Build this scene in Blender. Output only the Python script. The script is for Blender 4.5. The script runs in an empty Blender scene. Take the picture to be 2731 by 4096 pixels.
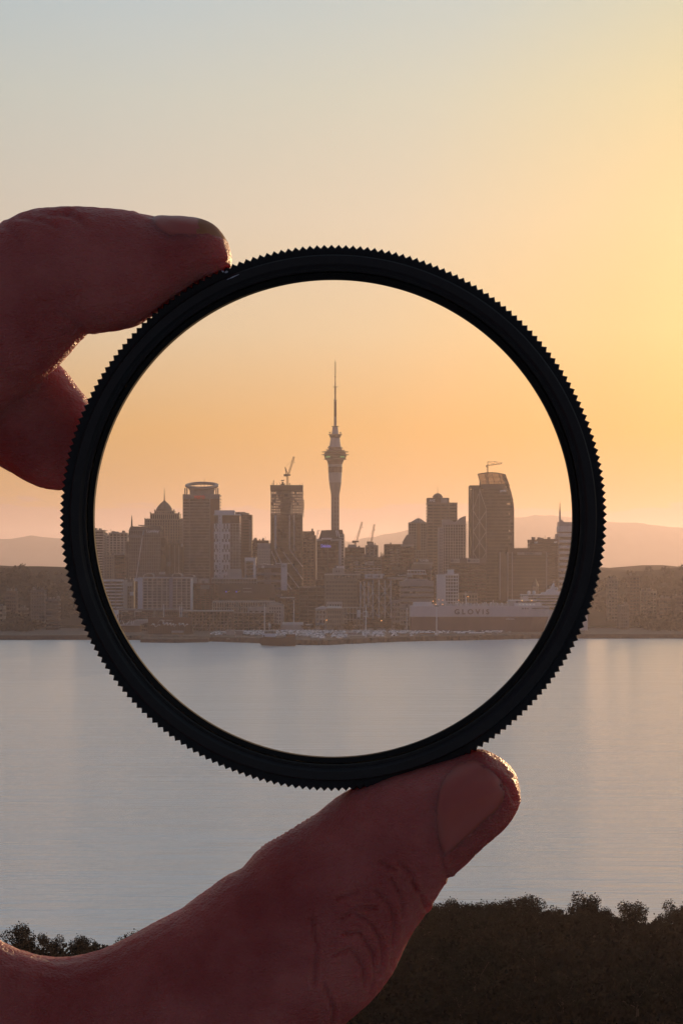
import bpy, math, random
import numpy as np
from mathutils import Vector, Matrix
from mathutils.bvhtree import BVHTree
R = math.radians
random.seed(7)
scene = bpy.context.scene
COL = scene.collection

# ---------------------------------------------------------------- camera, sky, sun, exposure
F = 8709.0; CX = 1365.5; HZ = 2294.0        # focal length and horizon, in pixels of a 2731 px wide frame
EYE = 60.0                                   # eye height above the harbour, the eye is the origin
SEA = -EYE
cam = bpy.data.cameras.new('camera'); camo = bpy.data.objects.new('camera', cam); COL.objects.link(camo)
camo.rotation_euler = (R(90), 0, 0)
cam.sensor_fit = 'HORIZONTAL'; cam.sensor_width = 36; cam.lens = 36*F/2731
cam.shift_y = -(2048-HZ)/2731.0
cam.clip_start = 0.01; cam.clip_end = 90000
scene.camera = camo

SUN_AZ, SUN_EL = 19.0, 5.0                   # degrees right of the view axis, degrees up
w = bpy.data.worlds.new('World'); scene.world = w; w.use_nodes = True
nt = w.node_tree; nt.nodes.clear()
def N(nt, t, **k):
    n = nt.nodes.new(t)
    for a, b in k.items():
        if a.startswith('i_'): n.inputs[a[2:].replace('_', ' ')].default_value = b
        else: setattr(n, a, b)
    return n
out = N(nt, 'ShaderNodeOutputWorld'); bg = N(nt, 'ShaderNodeBackground')
sky = N(nt, 'ShaderNodeTexSky'); sky.sky_type = 'NISHITA'; sky.sun_disc = False
sky.sun_elevation = R(SUN_EL); sky.sun_rotation = R(SUN_AZ)
sky.altitude = 60; sky.air_density = 1.2; sky.dust_density = 3.0; sky.ozone_density = 1.0
# veil of evening air over the clear sky: colour by elevation, a glow about the sun, a low cloud bank
geo = N(nt, 'ShaderNodeTexCoord')
sep = N(nt, 'ShaderNodeSeparateXYZ'); nt.links.new(geo.outputs['Generated'], sep.inputs[0])
ramp = N(nt, 'ShaderNodeValToRGB')
mr = N(nt, 'ShaderNodeMapRange'); mr.inputs[1].default_value = -0.02; mr.inputs[2].default_value = 0.48
nt.links.new(sep.outputs[2], mr.inputs[0]); nt.links.new(mr.outputs[0], ramp.inputs[0])
RAMP = [(0.0, (.33,.17,.10)), (.07, (.42,.21,.085)), (.105, (.50,.25,.05)), (.17, (.66,.36,.085)), (.26, (.72,.58,.37)),
        (.36, (.72,.66,.53)), (.47, (.64,.69,.60)), (.56, (.54,.67,.68)), (.75, (.44,.55,.57)), (1.0, (.40,.51,.54))]
cr = ramp.color_ramp
while len(cr.elements) < len(RAMP): cr.elements.new(.5)
for e, (p, c) in zip(cr.elements, RAMP): e.position = p; e.color = (*c, 1)
sund = Vector((math.sin(R(SUN_AZ))*math.cos(R(SUN_EL)), math.cos(R(SUN_AZ))*math.cos(R(SUN_EL)), math.sin(R(SUN_EL))))
dot = N(nt, 'ShaderNodeVectorMath', operation='DOT_PRODUCT'); dot.inputs[1].default_value = sund
nt.links.new(geo.outputs['Generated'], dot.inputs[0])
glow = N(nt, 'ShaderNodeValToRGB')
mg = N(nt, 'ShaderNodeMath', operation='ARCCOSINE'); nt.links.new(dot.outputs['Value'], mg.inputs[0])
mg2 = N(nt, 'ShaderNodeMath', operation='DIVIDE'); mg2.inputs[1].default_value = math.pi; nt.links.new(mg.outputs[0], mg2.inputs[0])
nt.links.new(mg2.outputs[0], glow.inputs[0])
GL = [(0.0, (2.6,2.0,1.0)), (.04, (1.65,1.27,.70)), (.065, (1.27,1.03,.68)), (.10, (1.05,1.0,.96)), (.14, (.95,.95,1.0)), (.2, (.82,.84,.92)), (.4, (.52,.53,.62)), (.55, (.29,.29,.44)), (1.0, (.165,.155,.30))]
cr = glow.color_ramp
while len(cr.elements) < len(GL): cr.elements.new(.5)
for e, (p, c) in zip(cr.elements, GL): e.position = p; e.color = (*c, 1)
mul = N(nt, 'ShaderNodeMix', data_type='RGBA', blend_type='MULTIPLY'); mul.inputs[0].default_value = 1
nt.links.new(ramp.outputs[0], mul.inputs[6]); nt.links.new(glow.outputs[0], mul.inputs[7])
# low cloud bank
mp = N(nt, 'ShaderNodeMapping'); mp.inputs['Scale'].default_value = (13, 13, 75); nt.links.new(geo.outputs['Generated'], mp.inputs[0])
nz = N(nt, 'ShaderNodeTexNoise'); nz.inputs['Scale'].default_value = 1.6; nz.inputs['Detail'].default_value = 6; nt.links.new(mp.outputs[0], nz.inputs['Vector'])
ad = N(nt, 'ShaderNodeMath', operation='MULTIPLY_ADD'); ad.inputs[1].default_value = -0.030; nt.links.new(nz.outputs[0], ad.inputs[0]); nt.links.new(sep.outputs[2], ad.inputs[2])
cm = N(nt, 'ShaderNodeMapRange', interpolation_type='SMOOTHSTEP'); cm.inputs[1].default_value = 0.0178; cm.inputs[2].default_value = 0.0160; cm.inputs[3].default_value = 0; cm.inputs[4].default_value = .92
nt.links.new(ad.outputs[0], cm.inputs[0])
cl = N(nt, 'ShaderNodeMix', data_type='RGBA', blend_type='MIX'); cl.inputs[7].default_value = (.42,.22,.17,1)
nt.links.new(cm.outputs[0], cl.inputs[0]); nt.links.new(mul.outputs[2], cl.inputs[6])
SKYM = 9.0
sc_ = N(nt, 'ShaderNodeVectorMath', operation='SCALE'); sc_.inputs['Scale'].default_value = SKYM; nt.links.new(cl.outputs[2], sc_.inputs[0])
mx = N(nt, 'ShaderNodeMix', data_type='RGBA'); mx.inputs[0].default_value = .90
nt.links.new(sky.outputs[0], mx.inputs[6]); nt.links.new(sc_.outputs[0], mx.inputs[7])
nt.links.new(mx.outputs[2], bg.inputs[0]); bg.inputs[1].default_value = .1
nt.links.new(bg.outputs[0], out.inputs[0])
sl = bpy.data.lights.new('sun', 'SUN'); sl.energy = 3.2; sl.angle = R(.6); sl.color = (1, .62, .32)
so = bpy.data.objects.new('sun', sl); COL.objects.link(so); so.rotation_euler = (-sund).to_track_quat('-Z', 'Y').to_euler()
so.location = (800, 500, 900)
scene.view_settings.view_transform = 'Standard'; scene.view_settings.look = 'None'
scene.view_settings.exposure = 0.0; scene.view_settings.gamma = 1
HAZE = 5.8e-5

# ---------------------------------------------------------------- helpers
def X(px, Y): return (px-CX)/F*Y
def Z(py, Y): return (HZ-py)/F*Y
def ground(Y):                               # quay level, rising inland
    return SEA+4 + max(0, min(1, (Y-2150)/900))*24
MATS = {}
def mat(name, col, rough=.8, var=.12, scale=.12, metal=0, spec=.4, emit=None, es=0, bump=0, streak=0):
    if name in MATS: return MATS[name]
    m = bpy.data.materials.new(name); m.use_nodes = True; t = m.node_tree
    b = t.nodes['Principled BSDF']
    b.inputs['Roughness'].default_value = rough; b.inputs['Metallic'].default_value = metal
    b.inputs['Specular IOR Level'].default_value = spec
    tc = N(t, 'ShaderNodeTexCoord'); mpn = N(t, 'ShaderNodeMapping')
    if streak: mpn.inputs['Scale'].default_value = (1, 1, .15)
    t.links.new(tc.outputs['Object'], mpn.inputs[0])
    n = N(t, 'ShaderNodeTexNoise'); n.inputs['Scale'].default_value = scale; n.inputs['Detail'].default_value = 5; n.inputs['Roughness'].default_value = .65
    t.links.new(mpn.outputs[0], n.inputs['Vector'])
    mrn = N(t, 'ShaderNodeMapRange'); mrn.inputs[1].default_value = .3; mrn.inputs[2].default_value = .7; mrn.inputs[3].default_value = 1-var; mrn.inputs[4].default_value = 1+var
    t.links.new(n.outputs[0], mrn.inputs[0])
    v = N(t, 'ShaderNodeVectorMath', operation='SCALE'); v.inputs[0].default_value = col[:3]
    t.links.new(mrn.outputs[0], v.inputs['Scale']); t.links.new(v.outputs[0], b.inputs['Base Color'])
    if bump:
        bn = N(t, 'ShaderNodeBump'); bn.inputs['Strength'].default_value = bump; t.links.new(n.outputs[0], bn.inputs['Height']); t.links.new(bn.outputs[0], b.inputs['Normal'])
    if emit:
        b.inputs['Emission Color'].default_value = (*emit, 1); b.inputs['Emission Strength'].default_value = es
    MATS[name] = m; return m
def glass(name, dark, light, amount=.3, cell=3.0, cellz=3.6, rough=.12):
    """window glass with blinds drawn here and there behind it"""
    if name in MATS: return MATS[name]
    m = bpy.data.materials.new(name); m.use_nodes = True; t = m.node_tree; b = t.nodes['Principled BSDF']
    b.inputs['Roughness'].default_value = rough; b.inputs['Specular IOR Level'].default_value = .5
    tc = N(t, 'ShaderNodeNewGeometry')
    mp = N(t, 'ShaderNodeMapping'); mp.inputs['Scale'].default_value = (1/cell, 1/cell, 1/cellz); t.links.new(tc.outputs['Position'], mp.inputs[0])
    fl = N(t, 'ShaderNodeVectorMath', operation='FLOOR'); t.links.new(mp.outputs[0], fl.inputs[0])
    wn = N(t, 'ShaderNodeTexWhiteNoise'); wn.noise_dimensions = '3D'; t.links.new(fl.outputs[0], wn.inputs[0])
    lt = N(t, 'ShaderNodeMapRange'); lt.inputs[1].default_value = 1-amount; lt.inputs[2].default_value = 1; lt.inputs[3].default_value = 0; lt.inputs[4].default_value = 1
    t.links.new(wn.outputs[0], lt.inputs[0])
    mxn = N(t, 'ShaderNodeMix', data_type='RGBA'); mxn.inputs[6].default_value = (*dark, 1); mxn.inputs[7].default_value = (*light, 1)
    t.links.new(lt.outputs[0], mxn.inputs[0]); t.links.new(mxn.outputs[2], b.inputs['Base Color'])
    MATS[name] = m; return m

PIECES = dict(balconies='balcony', columns='column', windows='window', finial='finial', mullions='mullion', slot_windows='slot_window', checker_panels='checker_panel', mooring_openings='mooring_opening',
    braces='brace', posts='post', zigzag_braces='zigzag_brace', bracing='brace', cross_bracing='brace', dish_antennas='dish_antenna', railings='railing_bar', struts='strut', masts='mast', roof_posts='roof_post', canopy='canopy', piles='pile',
    small_windows='small_window', stair_windows='stair_window', lit_windows='lit_window', window_posts='window_post', rebar_posts='rebar_post', guard_netting='guard_netting', floor_slabs='floor_slab', deck='deck', deck_vents='deck_vent',
    antenna_hoops='antenna_hoop', dipole_antennas='dipole_antenna', wavy_roof='wavy_roof', roof_rails='roof_rail', louvres='louvre', roof_plant='roof_plant', wall_ribs='wall_rib', cables='cable', tie_bars='tie_bar', roof_ribs='roof_rib', band_joints='band_joint', screen_frame='screen_frame', crown_member='crown_member')
class MB:
    def __init__(s, o=None):
        s.v = []; s.f = []; s.g = []; s.o = Vector(o.location) if o else Vector((0, 0, 0))
    def add(s, vs, fs):
        n = len(s.v); s.g.append((n, len(s.f))); s.v += [Vector(p)-s.o for p in vs]; s.f += [tuple(i+n for i in f) for f in fs]; return s
    def g_ranges(s):
        e = s.g+[(len(s.v), len(s.f))]
        return [(e[i][0], e[i+1][0], e[i][1], e[i+1][1]) for i in range(len(s.g))]
    def box(s, x0, x1, y0, y1, z0, z1):
        return s.add([(x0,y0,z0),(x1,y0,z0),(x1,y1,z0),(x0,y1,z0),(x0,y0,z1),(x1,y0,z1),(x1,y1,z1),(x0,y1,z1)],
                     [(0,3,2,1),(4,5,6,7),(0,1,5,4),(1,2,6,5),(2,3,7,6),(3,0,4,7)])
    def bar(s, p, q, w, h=None):
        p, q = Vector(p), Vector(q); d = (q-p); h = h or w
        if d.length < 1e-6: return s
        d.normalize(); a = d.cross(Vector((0, 1, 0)))
        if a.length < .05: a = d.cross(Vector((1, 0, 0)))
        a.normalize(); b = d.cross(a).normalized(); a = a*w/2; b = b*h/2
        return s.add([p-a-b, p+a-b, p+a+b, p-a+b, q-a-b, q+a-b, q+a+b, q-a+b],
                     [(0,3,2,1),(4,5,6,7),(0,1,5,4),(1,2,6,5),(2,3,7,6),(3,0,4,7)])
    def lathe(s, x, y, prof, n=24):              # prof: (z, r) bottom to top
        vs = []; fs = []
        for z, r in prof:
            for k in range(n):
                a = 2*math.pi*k/n; vs.append((x+r*math.cos(a), y+r*math.sin(a), z))
        for i in range(len(prof)-1):
            for k in range(n):
                fs.append((i*n+k, i*n+(k+1) % n, (i+1)*n+(k+1) % n, (i+1)*n+k))
        fs.append(tuple(range(n))[::-1]); fs.append(tuple((len(prof)-1)*n+k for k in range(n)))
        return s.add(vs, fs)
    def prism(s, poly, y0, y1):                  # poly in (x, z), extruded in y
        n = len(poly)
        vs = [(x, y0, z) for x, z in poly]+[(x, y1, z) for x, z in poly]
        fs = [tuple(range(n)), tuple(range(n, 2*n))[::-1]]+[(i, i+n, (i+1) % n+n, (i+1) % n) for i in range(n)]
        return s.add(vs, fs)
    def slab(s, poly, z0, z1):                   # poly in (x, y), extruded in z
        n = len(poly)
        vs = [(x, y, z0) for x, y in poly]+[(x, y, z1) for x, y in poly]
        fs = [tuple(range(n))[::-1], tuple(range(n, 2*n))]+[(i, (i+1) % n, (i+1) % n+n, i+n) for i in range(n)]
        return s.add(vs, fs)
    def mesh(s, name, m, smooth=False):
        me = bpy.data.meshes.new(name); me.from_pydata([tuple(v) for v in s.v], [], s.f)
        if m: me.materials.append(m)
        if smooth: me.polygons.foreach_set('use_smooth', [True]*len(me.polygons))
        me.update(); return me
    def build(s, name, m, parent=None, smooth=False):
        if parent and name in PIECES and len(s.g) > 1:      # countable repeats: one object each
            R_ = s.g_ranges(); more = None
            if len(R_) > 100: more = R_[100:]; R_ = R_[:100]
            if more:
                a, c = more[0][0], more[0][2]; e = MB(); e.v = s.v[a:]; e.f = [tuple(i-a for i in f) for f in s.f[c:]]; e.g = [1]
                o = bpy.data.objects.new(name, e.mesh(name, m, smooth)); COL.objects.link(o); o.parent = parent; o['kind'] = 'stuff'
            for a, b, c, d in R_:
                e = MB(); e.v = s.v[a:b]; e.f = [tuple(i-a for i in f) for f in s.f[c:d]]; e.g = [1]
                o = bpy.data.objects.new(PIECES[name], e.mesh(PIECES[name], m, smooth)); COL.objects.link(o); o.parent = parent
            return o
        o = bpy.data.objects.new(name, s.mesh(name, m, smooth)); COL.objects.link(o)
        if parent: o.parent = parent
        return o
def tag(o, label, cat, group=None, kind=None):
    if label: o['label'] = label
    if cat: o['category'] = cat
    if group: o['group'] = group
    if kind: o['kind'] = kind
    return o
def thing(name, loc, label, cat, group=None, rot=0):
    o = bpy.data.objects.new(name, None); COL.objects.link(o); o.location = loc; o.rotation_euler = (0, 0, rot)
    o.empty_display_size = 1
    return tag(o, label, cat, group)
def struct(name, mb, m, smooth=False):
    o = mb.build(name, m, None, smooth); o['kind'] = 'structure'; return o
def inst(name, me, parent, loc):                  # a further object on the same mesh
    o = bpy.data.objects.new(name, me); COL.objects.link(o); o.parent = parent; o.location = loc; return o
def copy_tree(o, parent=None):
    c = o.copy(); COL.objects.link(c); c.parent = parent
    for ch in list(o.children): copy_tree(ch, c)
    return c
def lettering(root, txt, x0, x1, y0, y1, Yf, m, name='lettering', bold=0):
    """raised letters filling the source rectangle (x0..x1, y0..y1) on a wall whose front is at Yf"""
    cu = bpy.data.curves.new('t', 'FONT'); cu.body = txt; cu.extrude = .02; cu.offset = bold; cu.resolution_u = 3
    ob = bpy.data.objects.new('t', cu); COL.objects.link(ob)
    dg = bpy.context.evaluated_depsgraph_get(); me = bpy.data.meshes.new_from_object(ob.evaluated_get(dg))
    bpy.data.objects.remove(ob)
    co = np.array([v.co for v in me.vertices]); mn = co.min(0); mxv = co.max(0)
    W = X(x1, Yf)-X(x0, Yf); H = Z(y0, Yf)-Z(y1, Yf)
    for v in me.vertices:
        u = (v.co.x-mn[0])/(mxv[0]-mn[0]); t = (v.co.y-mn[1])/(mxv[1]-mn[1]); d = 0 if v.co.z < 0 else 1
        v.co = Vector((X(x0, Yf)+u*W, Yf-.12-d*.25, Z(y1, Yf)+t*H))-Vector(root.location)
    me.materials.clear(); me.materials.append(m); me.name = name
    o = bpy.data.objects.new(name, me); COL.objects.link(o); o.parent = root; return o

# ---------------------------------------------------------------- materials
cream = mat('cream render', (.50,.47,.44), .8, .10)
white = mat('white cladding', (.66,.66,.68), .6, .08, streak=1)
offwhite = mat('pale concrete', (.42,.40,.39), .85, .15, streak=1)
grey = mat('grey concrete', (.26,.25,.25), .85, .15, streak=1)
dgrey = mat('dark panel', (.10,.095,.10), .6, .15)
brown = mat('brown brick', (.13,.085,.07), .85, .2)
tan = mat('tan stone', (.30,.25,.20), .85, .15)
steel = mat('grey steel', (.22,.22,.23), .5, .1, metal=.5)
paint = mat('white painted steel', (.75,.75,.77), .45, .05)
dark = mat('dark steel', (.05,.045,.045), .5, .1)
rfm = mat('roof felt', (.16,.15,.15), .9, .2)
gl = glass('window glass', (.018,.02,.024), (.16,.15,.14), .3)
glb = glass('blue window glass', (.03,.038,.05), (.10,.11,.13), .25)
gld = glass('dark window glass', (.012,.011,.011), (.06,.05,.045), .2)
glg = glass('green window glass', (.03,.045,.035), (.08,.09,.07), .3)
gly = glass('bronze window glass', (.05,.04,.02), (.16,.12,.06), .3)

# ---------------------------------------------------------------- sea, land, quay, hills
def water_mat():
    m = bpy.data.materials.new('harbour water'); m.use_nodes = True; t = m.node_tree; b = t.nodes['Principled BSDF']
    b.inputs['Base Color'].default_value = (.50,.60,.60,1); b.inputs['Roughness'].default_value = .30; b.inputs['IOR'].default_value = 1.33
    g = N(t, 'ShaderNodeNewGeometry')
    h = None
    for sx, sy, st in ((.004, .022, 1.0), (.015, .12, .55), (.05, .5, .25)):
        mpn = N(t, 'ShaderNodeMapping'); mpn.inputs['Scale'].default_value = (sx, sy, 1); mpn.inputs['Rotation'].default_value = (0, 0, R(1.2))
        t.links.new(g.outputs['Position'], mpn.inputs[0])
        n = N(t, 'ShaderNodeTexNoise'); n.inputs['Scale'].default_value = 1; n.inputs['Detail'].default_value = 6; n.inputs['Roughness'].default_value = .6
        t.links.new(mpn.outputs[0], n.inputs['Vector'])
        mm = N(t, 'ShaderNodeMath', operation='MULTIPLY_ADD'); mm.inputs[1].default_value = st; t.links.new(n.outputs[0], mm.inputs[0])
        if h: t.links.new(h.outputs[0], mm.inputs[2])
        h = mm
    cr_ = N(t, 'ShaderNodeMapRange'); cr_.inputs[1].default_value = .7; cr_.inputs[2].default_value = 1.15; cr_.inputs[3].default_value = .16; cr_.inputs[4].default_value = .32
    t.links.new(h.outputs[0], cr_.inputs[0]); t.links.new(cr_.outputs[0], b.inputs['Roughness'])
    prev = None                                                    # long drawn slicks: smooth and ruffled bands of the surface
    for sx, sy, st, rot in ((.0035, .020, .55, 2.5), (.0011, .0065, .6, -2), (.02, .09, .28, 1)):
        mpn = N(t, 'ShaderNodeMapping'); mpn.inputs['Scale'].default_value = (sx, sy, 1); mpn.inputs['Rotation'].default_value = (0, 0, R(rot)); t.links.new(g.outputs['Position'], mpn.inputs[0])
        n = N(t, 'ShaderNodeTexNoise'); n.inputs['Scale'].default_value = 1; n.inputs['Detail'].default_value = 4; n.inputs['Distortion'].default_value = .6
        t.links.new(mpn.outputs[0], n.inputs['Vector'])
        mm = N(t, 'ShaderNodeMath', operation='MULTIPLY_ADD'); mm.inputs[1].default_value = st; t.links.new(n.outputs[0], mm.inputs[0])
        if prev: t.links.new(prev.outputs[0], mm.inputs[2])
        prev = mm
    cv = N(t, 'ShaderNodeMapRange'); cv.inputs[1].default_value = .55; cv.inputs[2].default_value = .88; cv.inputs[3].default_value = .7; cv.inputs[4].default_value = 1.2
    rv = N(t, 'ShaderNodeMapRange'); rv.inputs[1].default_value = .57; rv.inputs[2].default_value = .86; rv.inputs[3].default_value = .52; rv.inputs[4].default_value = .15
    t.links.new(prev.outputs[0], rv.inputs[0]); t.links.new(rv.outputs[0], b.inputs['Roughness'])
    t.links.new(prev.outputs[0], cv.inputs[0]); vs_ = N(t, 'ShaderNodeVectorMath', operation='SCALE'); vs_.inputs[0].default_value = (.66,.78,.83); t.links.new(cv.outputs[0], vs_.inputs['Scale']); t.links.new(vs_.outputs[0], b.inputs['Base Color'])
    bn = N(t, 'ShaderNodeBump'); bn.inputs['Strength'].default_value = .45; bn.inputs['Distance'].default_value = 3.0
    t.links.new(h.outputs[0], bn.inputs['Height']); t.links.new(bn.outputs[0], b.inputs['Normal'])
    return m
mbw = MB(); S_ = 24000
mbw.add([(-S_,-2000,SEA),(S_,-2000,SEA),(S_,S_,SEA),(-S_,S_,SEA)], [(0,1,2,3)])
struct('water', mbw, water_mat())

shore = [(-3500,2560),(380,2560),(600,2561),(840,2566),(1000,2572),(1180,2580),(1300,2581),(1400,2576),(1500,2571),(1650,2566),(1900,2561),(2170,2555),(6000,2552)]
pts = []
for (a, ya), (b, yb) in zip(shore[:-1], shore[1:]):
    n = max(2, int(abs(b-a)/12))
    n = min(n, 60)
    for k in range(n):
        t = k/n; px = a+(b-a)*t; py = ya+(yb-ya)*t
        Y = F*(-SEA)/(py-HZ)+random.uniform(-4, 4); pts.append((X(px, Y), Y))
asph = mat('quay asphalt', (.055,.052,.05), .9, .3, .05)
rock = mat('sea wall rock', (.05,.042,.038), .95, .5, .4, bump=.6)
ql = pts+[(3500, 2260), (-3500, 2260)]
mbq = MB(); mbq.slab(ql, SEA-3, SEA+3.4)
struct('quay', mbq, rock)
mbq = MB(); mbq.slab([(x, y+5) for x, y in pts]+[(3500, 2262), (-3500, 2262)], SEA+3.404, SEA+4.0)
struct('quay_apron', mbq, asph)

def fbm(x, y, s=0):
    v = 0; a = 1
    for k in range(5):
        v += a*(math.sin(x*1.7+s+k*2.1+1.3*math.sin(y*1.1+k))*math.cos(y*1.3-s*.7+k*1.7+1.1*math.sin(x*.9)))
        x *= 2.03; y *= 2.03; a *= .5
    return v
# land rising inland, with wooded slopes left and right of the city
def land_h(x, Y):
    h = ground(Y)
    s = max(0, (abs(x+5*0)-290)/110); s = min(1, s); s = s*s*(3-2*s)
    r = min(1, max(0, (Y-2170)/260))
    return h + s*r*(36 + 8*fbm(x/180, Y/200, 3)) if s > 0 else h
nx, ny = 160, 60
vs = []; fs = []
for j in range(ny+1):
    Y = 2225+(j/ny)**1.6*6000
    for i in range(nx+1):
        x = -4000+8000*(i/nx); x = math.copysign(abs(x/4000)**1.8*4000, x)
        vs.append((x, Y, land_h(x, Y)+.02))
for j in range(ny):
    for i in range(nx):
        a = j*(nx+1)+i; fs.append((a, a+1, a+nx+2, a+nx+1))
struct('land', MB().add(vs, fs), mat('town ground', (.03,.028,.024), .95, .4, .02, spec=0), True)

# far ranges
def ridge(name, Y, prof, depth, m, amp, seed):
    pxs = np.arange(-1500, 4300, 12.0); base = np.interp(pxs, [p[0] for p in prof], [p[1] for p in prof])
    vs = []; fs = []; rows = 14
    for j in range(rows):
        t = j/(rows-1)
        for i, p in enumerate(pxs):
            top = Z(base[i], Y)+amp*fbm(p/260, 0, seed)+amp*.35*fbm(p/46, 1, seed)
            prof_t = math.sin(t*math.pi)**.8
            yy = Y-depth*(1-2*t); zz = SEA-2+(top-SEA)*prof_t*(1+.05*fbm(p/90, t*6, seed) if 0 < t < .45 else 1)
            vs.append((X(p, Y), yy, zz))
    n = len(pxs)
    for j in range(rows-1):
        for i in range(n-1): fs.append((j*n+i, j*n+i+1, (j+1)*n+i+1, (j+1)*n+i))
    struct(name, MB().add(vs, fs), m, True)
forest = mat('forested range', (.04,.05,.04), .95, .4, .003, spec=0)
ridge('hills', 17000, [(-1500,2200),(300,2150),(900,2160),(1400,2165),(1650,2115),(1850,2090),(2050,2075),(2150,2064),(2260,2068),(2500,2085),(3000,2150),(4300,2200)], 2200, forest, 9, 1)

# ---------------------------------------------------------------- generic building
def bld(name, label, x0, x1, yt, Y, dep=22, fh=3.6, sp=.3, piers=0, wall=grey, glz=gl, pw=.7, cap=True, rot=0, ytb=None, group=None, cat='building', plant=True, zbase=None, back=0):
    """storeys of glass between floor bands, piers standing proud of both"""
    xa, xb = X(x0, Y), X(x1, Y); zt = Z(yt, Y); zg = ground(Y+dep) if zbase is None else zbase
    zg -= 1
    root = thing(name, ((xa+xb)/2, Y+dep/2, zg), label, cat, group, rot)
    H = zt-zg; n = max(1, round(H/fh)); fh = H/n
    wl = MB(root); y0, y1 = Y, Y+dep
    for k in range(n+1):
        a = zt-k*fh-fh*sp; b = zt-k*fh
        if k == n: break
        wl.box(xa, xb, y0, y1, a, b)
    if piers:
        for i in range(piers+1):
            u = i/piers; cx_ = xa+(xb-xa)*u; e = pw/2
            c0, c1 = cx_-e, cx_+e
            if i == 0: c0, c1 = xa-.06, xa+pw
            if i == piers: c0, c1 = xb-pw, xb+.06
            wl.box(c0, c1, y0-.08, y0+.6, zg, zt-.03); wl.box(c0, c1, y1-.6, y1+.08, zg, zt-.03)
        nd = max(1, int(dep/((xb-xa)/piers)))
        for i in range(1, nd):
            cy = y0+dep*i/nd
            wl.box(xa-.05, xa+.5, cy-pw/2, cy+pw/2, zg, zt-.03); wl.box(xb-.5, xb+.05, cy-pw/2, cy+pw/2, zg, zt-.03)
    if cap: wl.box(xa-.1, xb+.1, y0-.1, y1+.1, zt-.02, zt+.9)
    wl.build('wall', wall, root)
    g = MB(root); g.box(xa+.35, xb-.35, y0+.35, y1-.35, zg, zg+fh*(1-sp)+.05)
    me = g.mesh('window_band', glz)
    for k in range(n):
        inst('window_band', me, root, (0, 0, k*fh-.02))
    if plant:
        rp = random.Random(int(x0*7+yt)); w_ = xb-xa
        q = MB(root)
        for k in range(rp.randint(2, 5)):
            c = xa+w_*rp.uniform(.1, .85); ww = w_*rp.uniform(.04, .14); hh = rp.uniform(1.5, 3.2)
            q.box(c, min(xb-.5, c+ww), y0+2+k*1.3, y0+dep*.6+k*.9, zt+.85, zt+.9+hh)
        for k in range(rp.randint(1, 4)):
            c = xa+w_*rp.uniform(.05, .95); q.bar((c, y0+2, zt+.8), (c, y0+2, zt+rp.uniform(3, 6)), .35)
        q.build('roof_plant', rfm, root)
    root['zt'] = zt; root['fh'] = fh
    return root
def pbox(root, name, x0, x1, yt, yb, Y, dep, m, off=0):
    """a box part given by its front rectangle and distance"""
    o = MB(root).box(X(x0, Y), X(x1, Y), Y-off, Y+dep, Z(yb, Y), Z(yt, Y)).build(name, m, root); return o
def pbar(mb, a, b, Y, w, dy=0):
    mb.bar((X(a[0], Y), Y-dy, Z(a[1], Y)), (X(b[0], Y), Y-dy, Z(b[1], Y)), w); return mb
# ---------------------------------------------------------------- city: far and middle rows
# leftmost towers
t = bld('apartment_tower', 'balconied apartment tower cut off by the left inner edge of the ring, flat cap slab', 300, 414, 2124, 2700, 26, 3.2, .3, 3, offwhite, gl)
pbox(t, 'roof_slab', 296, 420, 2120, 2123, 2698, 30, offwhite)
q = MB(t)
for k in range(28): 
    z = Z(2129, 2700)-k*3.2; q.box(X(413,2700), X(420,2700), 2699, 2722, z-.35, z)
q.build('balconies', offwhite, t)
t = bld('apartment_block', 'pale gridded apartment block with stepped roof between two darker towers at left', 437, 511, 2134, 2750, 24, 3.3, .34, 5, cream, gl, 1.4)
pbox(t, 'upper_floor', 434, 504, 2130, 2134, 2748, 26, offwhite, 1); pbox(t, 'plant_room', 452, 470, 2126.5, 2131, 2752, 10, grey)
bld('apartment_block', 'lower pale wing with square windows left of the stepped apartment block', 417, 438, 2142, 2760, 20, 3.3, .4, 2, cream, gl, 1.2)
bld('apartment_block', 'pinkish low apartment block below the stepped one at left', 417, 458, 2224, 2600, 18, 3.3, .45, 4, tan, gl, 1.5)
t = bld('office_block', 'dark mid rise block with a pale roof edge left of the slanted glass tower', 457, 506, 2219, 2500, 20, 3.6, .3, 6, brown, gld, .4)
pbox(t, 'roof_edge', 456, 507, 2215, 2219, 2498, 22, offwhite, 1)
# slanted glass tower with name
Y = 2400
t = bld('glass_tower', 'blue grey gridded glass tower with sloping crest, slim spire and white name lettering', 515, 642, 2121, Y, 34, 3.9, .16, 14, steel, glb, .35, cap=False, plant=False)
MB(t).prism([(X(515,Y),Z(2121,Y)),(X(642,Y),Z(2121,Y)),(X(642,Y),Z(2102,Y)),(X(628,Y),Z(2105,Y)),(X(590,Y),Z(2112,Y)),(X(575,Y),Z(2107,Y)),(X(526,Y),Z(2105,Y)),(X(521,Y),Z(2107,Y))], Y+.3, Y+33.5).build('crest', dgrey, t)
MB(t).prism([(X(552,Y),Z(2099,Y)),(X(611,Y),Z(2102,Y)),(X(611,Y),Z(2104,Y)),(X(560,Y),Z(2104,Y)),(X(552,Y),Z(2102,Y))], Y+2, Y+28).build('roof_fin', steel, t)
MB(t).lathe(X(525,Y), Y+6, [(Z(2107,Y),1.1),(Z(2080,Y),.75),(Z(2060,Y),.2)], 8).build('spire', dark, t)
MB(t).bar((X(574,Y),Y-.4,Z(2121,Y)), (X(543,Y),Y-.4,Z(2325,Y)), .8).build('diagonal_strip', paint, t)
pbox(t, 'side_wing', 503, 515, 2166, 2350, Y+2, 28, glb); pbox(t, 'rear_wing', 642.5, 661, 2151, 2350, Y+3, 28, gld)
pbox(t, 'terrace', 513, 571, 2141, 2150, Y, 2, steel, 1.2)
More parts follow.
